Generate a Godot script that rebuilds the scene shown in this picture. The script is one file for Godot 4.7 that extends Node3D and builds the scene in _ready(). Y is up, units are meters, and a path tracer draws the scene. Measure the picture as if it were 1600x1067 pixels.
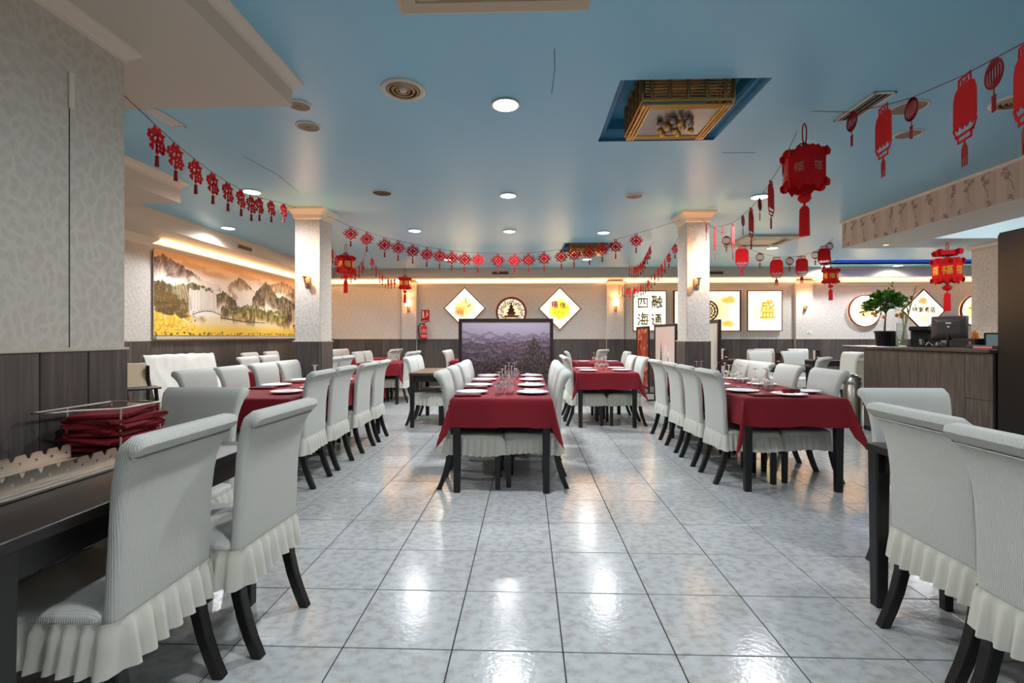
extends Node3D
# A dining hall, built in metres: x to the right, y up, the room runs away from the camera along -z.
const CEIL := 2.92      # blue ceiling
const SOF := 2.695      # underside of the dropped beams
const WAIN := 1.2       # top of the wood wainscot
const BACK := -12.2     # back wall
const LEFT := -5.53     # left wall
const RIGHT := 11.6
const FRONT := 3.4
const TILE := 0.4475

var M := {}
var used := {}
var T := Transform3D()  # helpers place their shapes through this
var rng := RandomNumberGenerator.new()

func _ready() -> void:
	rng.seed = 7
	camera_and_light()
	make_materials()
	build_structure()
	build_ceiling_fittings()
	build_wall_lights()
	build_pictures()
	build_furniture()
	build_table_settings()
	build_foreground()
	build_screens()
	build_bar()
	build_back_corner()
	build_decorations()

func camera_and_light() -> void:
	var cam := Camera3D.new()
	cam.name = "camera"
	cam.projection = Camera3D.PROJECTION_FRUSTUM
	cam.near = 0.05
	cam.far = 100.0
	cam.size = 2.0 * 0.05 * 533.5 / 745.0
	cam.frustum_offset = Vector2(0.0, -0.05 * 7.5 / 745.0)
	cam.position = Vector3(0, 1.264, 0)
	cam.rotation.y = atan(24.0 / 745.0)
	add_child(cam)
	cam.current = true
	var env := Environment.new()
	env.background_mode = Environment.BG_COLOR
	env.background_color = Color(0.02, 0.02, 0.025)
	env.tonemap_mode = Environment.TONE_MAPPER_LINEAR
	env.tonemap_exposure = 1.22
	env.sdfgi_enabled = true
	env.ssao_enabled = true
	env.ssil_enabled = true
	var we := WorldEnvironment.new()
	we.name = "world_environment"
	we.environment = env
	add_child(we)
	# the ceiling's lit downlights: a disc each (built later) and a light of the same size just below it
	for p in lit_spots():
		var l := SpotLight3D.new()
		l.name = "downlight_glow"
		l.position = Vector3(p.x, CEIL - 0.022, p.y)
		l.rotation.x = -PI / 2
		l.spot_angle = 84.0
		l.spot_angle_attenuation = 1.0
		l.spot_range = 30.0
		l.spot_attenuation = 2.0
		l.light_size = 0.085
		l.light_color = Color(0.97, 0.985, 1.0)
		l.light_energy = POWER_SPOT * (1.2 if p.y < -5.0 else 1.0 if p.y < -3.0 else 0.75)
		l.shadow_enabled = true
		add_child(l, true)

const POWER_SPOT := 4.7
const POWER_SCONCE := 0.03

func lit_spots() -> Array:
	return [Vector2(-0.155, -3.395), Vector2(-0.225, -5.58), Vector2(-3.143, -5.34), Vector2(-4.55, -7.11), Vector2(-1.755, -7.38), Vector2(-0.28, -7.47), Vector2(1.208, -7.61),
		Vector2(2.743, -5.725), Vector2(1.272, -10.24), Vector2(-1.696, -10.15), Vector2(4.56, -9.03), Vector2(-4.4, -10.2), Vector2(6.9, -8.6), Vector2(8.6, -11.35), Vector2(7.0, -11.4),
		Vector2(-0.1, -1.1), Vector2(-2.6, 1.0), Vector2(-0.1, 1.3), Vector2(2.75, 1.3), Vector2(2.75, -1.95)]

func area_light(called: String, at: Vector3, size: Vector2, dir: Vector3, color: Color, energy: float) -> void:
	var l := AreaLight3D.new()
	l.name = called
	l.area_size = size
	l.light_color = color
	l.light_energy = energy
	l.shadow_enabled = true
	l.area_range = 30.0
	l.area_attenuation = 2.0
	var up := Vector3.UP if absf(dir.y) < 0.9 else Vector3.FORWARD
	l.transform = Transform3D(Basis.looking_at(dir, up), at)
	add_child(l, true)

func omni(called: String, at: Vector3, size: float, color: Color, energy: float) -> void:
	var l := OmniLight3D.new()
	l.name = called
	l.light_color = color
	l.light_energy = energy
	l.light_size = size
	l.omni_range = 30.0
	l.omni_attenuation = 2.0
	l.shadow_enabled = true
	l.position = at
	add_child(l, true)

# ---------------------------------------------------------------- helpers
func numbered(called: String) -> String:
	var n: int = used.get(called, 0)
	used[called] = n + 1
	return called if n == 0 else "%s_%03d" % [called, n]

func tag(o: Node3D, label: String, category := "", group := "", kind := "") -> Node3D:
	if label: o.set_meta("label", label)
	if category: o.set_meta("category", category)
	if group: o.set_meta("group", group)
	if kind: o.set_meta("kind", kind)
	return o

func thing(called: String, label: String, category: String, at := Vector3.ZERO, turn := 0.0, group := "") -> Node3D:
	var o := Node3D.new()
	o.name = numbered(called)
	add_child(o)
	o.position = at
	o.rotation.y = turn
	return tag(o, label, category, group)

func obj(called: String, st: SurfaceTool, m: Material, parent: Node = null, at := Vector3.ZERO) -> MeshInstance3D:
	st.generate_normals()
	return inst(called, st.commit(), m, parent, at)

func inst(called: String, mesh: Mesh, m: Material, parent: Node = null, at := Vector3.ZERO) -> MeshInstance3D:
	var o := MeshInstance3D.new()
	o.mesh = mesh
	o.material_override = m
	o.cast_shadow = GeometryInstance3D.SHADOW_CASTING_SETTING_ON
	o.position = at
	if parent == null:
		o.name = numbered(called)
		add_child(o)
	else:
		var n := 0
		var nm := called
		while parent.has_node(NodePath(nm)):
			n += 1
			nm = "%s_%03d" % [called, n]
		o.name = nm
		parent.add_child(o)
	return o

func struct(called: String, st: SurfaceTool, m: Material) -> MeshInstance3D:
	var o := obj(called, st, m)
	o.set_meta("kind", "structure")
	return o

func dup(root: Node3D, at: Vector3, turn: float, label: String, group := "") -> Node3D:
	var r: Node3D = root.duplicate()
	var base := RegEx.create_from_string("_[0-9]{3}$").sub(root.name, "")
	r.name = numbered(base)
	add_child(r)
	r.position = at
	r.rotation.y = turn
	r.set_meta("label", label)
	if group: r.set_meta("group", group)
	return r

func S() -> SurfaceTool:
	var st := SurfaceTool.new()
	st.begin(Mesh.PRIMITIVE_TRIANGLES)
	return st

func tri(st: SurfaceTool, a: Vector3, b: Vector3, c: Vector3, out: Vector3) -> void:
	if (b - a).cross(c - a).dot(out) > 0.0:
		var k := b; b = c; c = k
	st.add_vertex(T * a); st.add_vertex(T * b); st.add_vertex(T * c)

func face(st: SurfaceTool, pts: Array, inside: Vector3) -> void:
	st.set_smooth_group(-1)
	var mid := Vector3.ZERO
	for p in pts: mid += p
	mid /= pts.size()
	for i in range(1, pts.size() - 1):
		tri(st, pts[0], pts[i], pts[i + 1], mid - inside)

func box(st: SurfaceTool, c: Vector3, size: Vector3, bevel := 0.004) -> void:
	var h := size / 2.0
	var b := minf(bevel, minf(h.x, minf(h.y, h.z)) * 0.6)
	if b <= 0.0005:
		for ax in 3:
			for s in [-1.0, 1.0]:
				var q := []
				for k in [[-1, -1], [1, -1], [1, 1], [-1, 1]]:
					var p := Vector3.ZERO
					p[ax] = s * h[ax]; p[(ax + 1) % 3] = k[0] * h[(ax + 1) % 3]; p[(ax + 2) % 3] = k[1] * h[(ax + 2) % 3]
					q.append(c + p)
				face(st, q, c)
		return
	for ax in 3:
		var u := (ax + 1) % 3
		var v := (ax + 2) % 3
		for s in [-1.0, 1.0]:
			var q := []
			for k in [[-1, -1], [1, -1], [1, 1], [-1, 1]]:
				var p := Vector3.ZERO
				p[ax] = s * h[ax]; p[u] = k[0] * (h[u] - b); p[v] = k[1] * (h[v] - b)
				q.append(c + p)
			face(st, q, c)
		for s in [-1.0, 1.0]:
			for r in [-1.0, 1.0]:
				var q := []
				for e in [[0, -1], [1, -1], [1, 1], [0, 1]]:
					var p := Vector3.ZERO
					p[ax] = e[1] * (h[ax] - b)
					p[u] = s * (h[u] - (b if e[0] else 0.0))
					p[v] = r * (h[v] - (0.0 if e[0] else b))
					q.append(c + p)
				face(st, q, c)
	for x in [-1.0, 1.0]:
		for y in [-1.0, 1.0]:
			for z in [-1.0, 1.0]:
				var g := Vector3(x * h.x, y * h.y, z * h.z)
				face(st, [c + g - Vector3(0, y * b, z * b), c + g - Vector3(x * b, 0, z * b), c + g - Vector3(x * b, y * b, 0)], c)

func span(st: SurfaceTool, lo: Vector3, hi: Vector3, bevel := 0.0) -> void:
	box(st, (lo + hi) / 2.0, (hi - lo).abs(), bevel)

func loft(st: SurfaceTool, rings: Array, cap0 := true, cap1 := true, closed := true, smooth := true) -> void:
	var mids := []
	for r in rings:
		var m := Vector3.ZERO
		for p in r: m += p
		mids.append(m / r.size())
	var n: int = rings[0].size()
	var score := 0.0
	var e := n if closed else n - 1
	for i in rings.size() - 1:
		var ctr: Vector3 = (mids[i] + mids[i + 1]) / 2.0
		for j in e:
			var a: Vector3 = rings[i][j]
			var b: Vector3 = rings[i][(j + 1) % n]
			var d: Vector3 = rings[i + 1][j]
			score += (b - a).cross(d - a).dot(a - ctr)
	st.set_smooth_group(0 if smooth else -1)
	for i in rings.size() - 1:
		for j in e:
			var a: Vector3 = T * rings[i][j]
			var b: Vector3 = T * rings[i][(j + 1) % n]
			var c: Vector3 = T * rings[i + 1][(j + 1) % n]
			var d: Vector3 = T * rings[i + 1][j]
			for q in ([a, b, c, a, c, d] if score < 0.0 else [a, c, b, a, d, c]):
				st.add_vertex(q)
	if cap0: face(st, Array(rings[0]), mids[1] if rings.size() > 1 else Vector3.ZERO)
	if cap1: face(st, Array(rings[-1]), mids[-2])

func sheet(st: SurfaceTool, rows: Array, smooth := true) -> void:
	st.set_smooth_group(0 if smooth else -1)
	for i in rows.size() - 1:
		for j in rows[i].size() - 1:
			var a: Vector3 = T * rows[i][j]
			var b: Vector3 = T * rows[i][j + 1]
			var c: Vector3 = T * rows[i + 1][j + 1]
			var d: Vector3 = T * rows[i + 1][j]
			for q in [a, b, c, a, c, d]: st.add_vertex(q)

func ring(c: Vector3, r: float, n: int, ax := Vector3.RIGHT, ay := Vector3.BACK) -> Array:
	var out := []
	for k in n:
		var a := TAU * k / n
		out.append(c + ax * cos(a) * r + ay * sin(a) * r)
	return out

func lathe(st: SurfaceTool, prof: Array, n: int, at := Vector3.ZERO, cap0 := true, cap1 := true) -> void:
	var rings := []
	for p in prof: rings.append(ring(at + Vector3(0, p.y, 0), maxf(p.x, 0.0004), n))
	loft(st, rings, cap0, cap1)

func tube(st: SurfaceTool, pts: Array, r: float, n := 6, r2 := -1.0) -> void:
	var rings := []
	var side := Vector3.ZERO
	for i in pts.size():
		var d: Vector3 = (pts[mini(i + 1, pts.size() - 1)] - pts[maxi(i - 1, 0)]).normalized()
		if side == Vector3.ZERO:
			side = d.cross(Vector3.UP if absf(d.y) < 0.9 else Vector3.RIGHT).normalized()
		side = (side - d * side.dot(d)).normalized()
		var rr := r if r2 < 0.0 else lerpf(r, r2, float(i) / (pts.size() - 1))
		rings.append(ring(pts[i], rr, n, side, d.cross(side)))
	loft(st, rings)

func prism(st: SurfaceTool, poly: PackedVector2Array, d0: float, d1: float) -> void:
	# a polygon in x,y, extruded along z
	var idx := Geometry2D.triangulate_polygon(poly)
	for k in range(0, idx.size(), 3):
		for z in [d0, d1]:
			st.set_smooth_group(-1)
			tri(st, Vector3(poly[idx[k]].x, poly[idx[k]].y, z), Vector3(poly[idx[k + 1]].x, poly[idx[k + 1]].y, z), Vector3(poly[idx[k + 2]].x, poly[idx[k + 2]].y, z), Vector3(0, 0, 1.0 if (z == maxf(d0, d1)) else -1.0))
	var ccw := not Geometry2D.is_polygon_clockwise(poly)
	for k in poly.size():
		var a := poly[k]
		var b := poly[(k + 1) % poly.size()]
		var o := Vector2(b.y - a.y, a.x - b.x) * (1.0 if ccw else -1.0)
		st.set_smooth_group(-1)
		var out := Vector3(o.x, o.y, 0)
		tri(st, Vector3(a.x, a.y, d0), Vector3(b.x, b.y, d0), Vector3(b.x, b.y, d1), out)
		tri(st, Vector3(a.x, a.y, d0), Vector3(b.x, b.y, d1), Vector3(a.x, a.y, d1), out)

func strip(st: SurfaceTool, pts: Array, w: float, d0: float, d1: float) -> void:
	# a brush stroke in x,y as a thin solid
	for i in pts.size() - 1:
		var a: Vector2 = pts[i]
		var b: Vector2 = pts[i + 1]
		var u := (b - a).normalized() * w / 2.0
		var n := Vector2(-u.y, u.x)
		prism(st, PackedVector2Array([a - u - n, b + u - n, b + u + n, a - u + n]), d0, d1)

func picture_face(w: float, h: float) -> ArrayMesh:
	var st := S()
	st.set_normal(Vector3.BACK)
	for q in [[-1, 1], [1, 1], [1, -1], [-1, 1], [1, -1], [-1, -1]]:
		st.set_uv(Vector2(q[0] * 0.5 + 0.5, 0.5 - q[1] * 0.5))
		st.set_normal(Vector3.BACK)
		st.add_vertex(Vector3(q[0] * w / 2.0, q[1] * h / 2.0, 0))
	return st.commit()

# ---------------------------------------------------------------- materials
func mat(c: Color, rough := 0.6, metal := 0.0) -> StandardMaterial3D:
	var m := StandardMaterial3D.new()
	m.albedo_color = c
	m.roughness = rough
	m.metallic = metal
	return m

func noise_tex(seed_: int, freq: float, ramp: Array, size := 512, kind := FastNoiseLite.TYPE_SIMPLEX_SMOOTH, octaves := 4, normal := 0.0, fractal := FastNoiseLite.FRACTAL_FBM) -> NoiseTexture2D:
	var n := FastNoiseLite.new()
	n.seed = seed_
	n.noise_type = kind
	n.frequency = freq
	n.fractal_octaves = octaves
	n.fractal_type = fractal
	var t := NoiseTexture2D.new()
	t.width = size
	t.height = size
	t.seamless = true
	t.noise = n
	if normal > 0.0:
		t.as_normal_map = true
		t.bump_strength = normal
	elif ramp.size():
		var g := Gradient.new()
		var offs := PackedFloat32Array()
		var cols := PackedColorArray()
		for r in ramp:
			offs.append(r[0])
			cols.append(r[1])
		g.offsets = offs
		g.colors = cols
		t.color_ramp = g
	return t

func world_tex(m: StandardMaterial3D, t: Texture2D, scale: Vector3, world := true) -> StandardMaterial3D:
	m.albedo_texture = t
	m.uv1_triplanar = true
	m.uv1_world_triplanar = world
	m.uv1_scale = scale
	m.uv1_triplanar_sharpness = 8.0
	return m

func glow(c: Color, e: float, base := Color(0.9, 0.9, 0.9)) -> StandardMaterial3D:
	var m := mat(base, 0.5)
	m.emission_enabled = true
	m.emission = c
	m.emission_energy_multiplier = e
	return m

func weave(cell: int, n: int) -> ImageTexture:
	var im := Image.create(n, n, false, Image.FORMAT_RGB8)
	for y in n:
		for x in n:
			var u := absf(sin(PI * x / cell))
			var v := absf(sin(PI * y / cell))
			var k := 0.25 + 0.75 * minf(u, 0.55 + 0.45 * v)
			im.set_pixel(x, y, Color(k, k, k))
	return ImageTexture.create_from_image(im)

func make_materials() -> void:
	# floor tile: pale grey stone print under a gloss glaze
	var ft := noise_tex(3, 0.012, [[0.0, Color(0.615, 0.605, 0.59)], [0.3, Color(0.665, 0.66, 0.65)], [0.5, Color(0.695, 0.705, 0.705)], [0.75, Color(0.71, 0.725, 0.73)], [1.0, Color(0.73, 0.74, 0.74)]], 1024, FastNoiseLite.TYPE_SIMPLEX_SMOOTH, 7)
	M.tile = world_tex(mat(Color.WHITE, 0.175), ft, Vector3(1.1, 1.1, 1.4))
	M.tile.metallic_specular = 0.42
	M.tile.normal_enabled = true
	M.tile.normal_texture = noise_tex(5, 0.05, [], 512, FastNoiseLite.TYPE_SIMPLEX_SMOOTH, 3, 1.6)
	M.tile.normal_scale = 0.16
	M.grout = mat(Color(0.13, 0.14, 0.15), 0.9)
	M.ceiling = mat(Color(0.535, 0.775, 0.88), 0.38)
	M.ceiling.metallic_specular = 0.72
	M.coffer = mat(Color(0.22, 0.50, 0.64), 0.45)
	M.beam = mat(Color(0.82, 0.765, 0.70), 0.75)
	M.crown = mat(Color(0.86, 0.82, 0.76), 0.6)
	# wallpaper: two close tones of a leafy damask
	var wp := noise_tex(11, 0.018, [[0.0, Color(0.735, 0.71, 0.675)], [0.44, Color(0.765, 0.74, 0.705)], [0.54, Color(0.795, 0.775, 0.745)], [1.0, Color(0.815, 0.795, 0.77)]], 512, FastNoiseLite.TYPE_SIMPLEX_SMOOTH, 3)
	M.paper = world_tex(mat(Color.WHITE, 0.6), wp, Vector3(2.4, 1.9, 2.4))
	var wp2 := noise_tex(12, 0.03, [[0.0, Color(0.70, 0.685, 0.64)], [0.4, Color(0.735, 0.72, 0.68)], [0.6, Color(0.765, 0.75, 0.71)], [1.0, Color(0.79, 0.775, 0.735)]], 512, FastNoiseLite.TYPE_SIMPLEX, 4, 0.0, FastNoiseLite.FRACTAL_RIDGED)
	M.paper_leaf = world_tex(mat(Color.WHITE, 0.6), wp2, Vector3(0.8, 0.6, 0.8))
	M.plaster = mat(Color(0.83, 0.81, 0.78), 0.7)
	# wood panel: upright dark grain
	var wood := noise_tex(21, 0.02, [[0.0, Color(0.26, 0.24, 0.225)], [0.45, Color(0.325, 0.30, 0.285)], [0.7, Color(0.36, 0.335, 0.32)], [1.0, Color(0.43, 0.40, 0.38)]], 512, FastNoiseLite.TYPE_SIMPLEX_SMOOTH, 5)
	M.panel = world_tex(mat(Color(0.92, 0.92, 0.93), 0.5), wood, Vector3(3.2, 0.14, 3.2))
	M.panel_b = world_tex(mat(Color(0.84, 0.83, 0.84), 0.5), wood, Vector3(3.0, 0.12, 3.0))
	M.panel_b.uv1_offset = Vector3(0.37, 0.2, 0.61)
	M.panel_c = world_tex(mat(Color(1.0, 0.98, 0.96), 0.5), wood, Vector3(3.4, 0.13, 3.4))
	M.panel_c.uv1_offset = Vector3(0.71, 0.5, 0.13)
	M.counter = world_tex(mat(Color(1.0, 0.95, 0.90), 0.5), wood, Vector3(2.6, 0.2, 2.6))
	M.worktop = world_tex(mat(Color(0.95, 0.90, 0.86), 0.3), wood, Vector3(0.3, 3.0, 3.0))
	M.seam = mat(Color(0.07, 0.06, 0.06), 0.8)
	M.rail = mat(Color(0.74, 0.70, 0.64), 0.5)
	M.table_wood = world_tex(mat(Color(0.24, 0.20, 0.195), 0.32), wood, Vector3(2.0, 2.0, 0.2), false)
	M.table_wood.albedo_color = Color(0.42, 0.36, 0.35)
	M.table_oak = world_tex(mat(Color(0.82, 0.68, 0.56), 0.35), wood, Vector3(2.0, 2.0, 0.2), false)
	M.leg = mat(Color(0.075, 0.07, 0.07), 0.38)
	M.dark_panel = world_tex(mat(Color(0.27, 0.20, 0.175), 0.3), wood, Vector3(0.8, 0.1, 0.8))
	# chair covers: a knitted waffle, and the smoother frill below
	M.cover = mat(Color(0.795, 0.80, 0.775), 0.9)
	M.cover.heightmap_enabled = true
	M.cover.heightmap_texture = weave(16, 256)
	M.cover.heightmap_scale = 0.3
	M.cover.uv1_triplanar = true
	M.cover.uv1_scale = Vector3(9, 9, 9)
	M.frill = mat(Color(0.80, 0.795, 0.75), 0.9)
	M.white_cloth = mat(Color(0.87, 0.86, 0.83), 0.9)
	M.red_cloth = mat(Color(0.49, 0.012, 0.10), 0.85)
	M.red_cloth.heightmap_enabled = true
	M.red_cloth.heightmap_texture = weave(8, 128)
	M.red_cloth.heightmap_scale = 0.03
	M.red_cloth.uv1_triplanar = true
	M.red_cloth.uv1_scale = Vector3(12, 12, 12)
	M.napkin = mat(Color(0.46, 0.03, 0.09), 0.85)
	M.china = mat(Color(0.90, 0.92, 0.94), 0.12)
	M.steel = mat(Color(0.78, 0.77, 0.75), 0.22, 1.0)
	M.steel_warm = mat(Color(0.74, 0.715, 0.68), 0.28, 1.0)
	M.wire = mat(Color(0.78, 0.76, 0.73), 0.4, 0.6)
	M.bronze = mat(Color(0.66, 0.55, 0.43), 0.4, 0.6)
	M.brass = mat(Color(0.83, 0.64, 0.36), 0.28, 1.0)
	M.amber_glass = mat(Color(0.70, 0.55, 0.38), 0.12, 0.5)
	M.mirror = mat(Color(0.66, 0.60, 0.56), 0.2, 0.7)
	M.glass = mat(Color(1, 1, 1, 0.04), 0.02)
	M.glass.transparency = BaseMaterial3D.TRANSPARENCY_ALPHA
	M.glass.refraction_enabled = true
	M.glass.refraction_scale = 0.05
	M.clear = mat(Color(0.9, 1.0, 0.95, 0.08), 0.03)
	M.clear.transparency = BaseMaterial3D.TRANSPARENCY_ALPHA
	M.red_paper = mat(Color(0.82, 0.0, 0.04), 0.9)
	M.red_dark = mat(Color(0.60, 0.015, 0.045), 0.75)
	M.gold_paper = mat(Color(0.93, 0.66, 0.24), 0.4, 0.3)
	M.string = mat(Color(0.45, 0.10, 0.12), 0.8)
	M.black = mat(Color(0.05, 0.05, 0.055), 0.4)
	M.black_matt = mat(Color(0.09, 0.09, 0.10), 0.7)
	M.frame = mat(Color(0.16, 0.085, 0.075), 0.45)
	M.frame_brown = mat(Color(0.36, 0.17, 0.09), 0.5)
	M.frame_red = mat(Color(0.50, 0.20, 0.11), 0.5)
	M.vent_white = mat(Color(0.82, 0.80, 0.76), 0.5)
	M.vent_beige = mat(Color(0.76, 0.68, 0.57), 0.5)
	M.vent_dark = mat(Color(0.20, 0.18, 0.16), 0.7)
	M.spot_disc = glow(Color(0.95, 0.98, 1.0), 6.0)
	M.shade = glow(Color(1.0, 0.82, 0.56), 3.0, Color(0.95, 0.9, 0.8))
	M.warm_strip = glow(Color(1.0, 0.82, 0.55), 1.1)
	M.leaf = mat(Color(0.28, 0.50, 0.16), 0.4)
	M.leaf_pale = mat(Color(0.52, 0.62, 0.25), 0.45)
	M.bamboo = mat(Color(0.55, 0.56, 0.20), 0.45)
	M.bark = mat(Color(0.30, 0.27, 0.20), 0.8)
	M.pot = mat(Color(0.10, 0.10, 0.13), 0.35)
	M.fruit = mat(Color(0.86, 0.50, 0.06), 0.4)
	M.cream_wood = mat(Color(0.80, 0.72, 0.60), 0.5)
	M.fire_red = mat(Color(0.70, 0.03, 0.05), 0.3)
	M.white_gloss = mat(Color(0.86, 0.86, 0.84), 0.35)
	M.smoke_glass = mat(Color(0.2, 0.3, 0.2), 0.1)

# ---------------------------------------------------------------- the room
func planks(parent: Node3D, a: Vector3, b: Vector3, out: Vector3, top := WAIN, width := 0.222) -> void:
	# upright wood boards side by side from a to b, each its own mesh, with a dark joint between
	var run := b - a
	var n := maxi(1, roundi(run.length() / width))
	var w := run.length() / n
	var u := run.normalized()
	var st := S()
	T = Transform3D(Basis(u, Vector3.UP, out), Vector3.ZERO)
	box(st, Vector3(0, top / 2.0, 0.009), Vector3(w - 0.004, top, 0.018), 0.003)
	T = Transform3D()
	st.generate_normals()
	var mesh := st.commit()
	for k in n:
		inst("panel", mesh, [M.panel, M.panel_b, M.panel, M.panel_c, M.panel_b][(k * 7 + n) % 5], parent, a + u * w * (k + 0.5))

func rail(parent: Node3D, a: Vector3, b: Vector3, out: Vector3, y := WAIN) -> void:
	var st := S()
	span(st, a + Vector3(0, y, 0) - out * 0.0, b + Vector3(0, y + 0.014, 0) + out * 0.026, 0.003)
	obj("rail", st, M.rail, parent)

func crown_run(st: SurfaceTool, a: Vector3, b: Vector3, out: Vector3, s: float, mitre := true) -> void:
	# a moulding under a ceiling from a to b (points on the wall's top edge); out is the wall's normal
	var u := (b - a).normalized()
	var rings := []
	for e in [a, b]:
		var r := []
		for p in [[0.0, 0.0], [1.0, 0.0], [1.0, -0.16], [0.9, -0.22], [0.82, -0.36], [0.55, -0.62], [0.28, -0.84], [0.22, -1.0], [0.12, -1.08], [0.12, -1.25], [0.0, -1.3]]:
			var lean: float = p[0] * s if mitre else 0.0
			r.append(e + out * p[0] * s + Vector3.UP * p[1] * s + u * lean * (-1.0 if e == a else 1.0))
		rings.append(r)
	loft(st, rings, true, true, true, false)

func square_ring(c: Vector3, hx: float, hz: float) -> Array:
	return [c + Vector3(-hx, 0, -hz), c + Vector3(hx, 0, -hz), c + Vector3(hx, 0, hz), c + Vector3(-hx, 0, hz)]

func column(lo: Vector3, hi: Vector3, label: String) -> void:
	var c := (lo + hi) / 2.0
	var hx := (hi.x - lo.x) / 2.0
	var hz := (hi.z - lo.z) / 2.0
	var st := S()
	box(st, Vector3(c.x, CEIL / 2.0, c.z), Vector3(hx * 2, CEIL, hz * 2), 0.006)
	var o := struct("column", st, M.paper)
	tag(o, label)
	st = S()
	var rings := []
	for k in [[2.775, 0.002], [2.78, 0.012], [2.8, 0.016], [2.83, 0.022], [2.865, 0.045], [2.89, 0.066], [2.9, 0.07], [2.92, 0.075]]:
		rings.append(square_ring(Vector3(c.x, k[0], c.z), hx + k[1], hz + k[1]))
	loft(st, rings, true, false, true, false)
	obj("crown", st, M.crown, o)
	for f in [[Vector3(lo.x, 0, hi.z), Vector3(hi.x, 0, hi.z), Vector3.BACK], [Vector3(hi.x, 0, hi.z), Vector3(hi.x, 0, lo.z), Vector3.RIGHT], [Vector3(lo.x, 0, lo.z), Vector3(lo.x, 0, hi.z), Vector3.LEFT]]:
		planks(o, f[0], f[1], f[2], WAIN, 0.34)
	st = S()
	loft(st, [square_ring(Vector3(c.x, WAIN, c.z), hx + 0.02, hz + 0.02), square_ring(Vector3(c.x, WAIN + 0.012, c.z), hx + 0.02, hz + 0.02), square_ring(Vector3(c.x, WAIN + 0.016, c.z), hx + 0.002, hz + 0.002)], true, false, true, false)
	obj("rail", st, M.rail, o)

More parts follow.
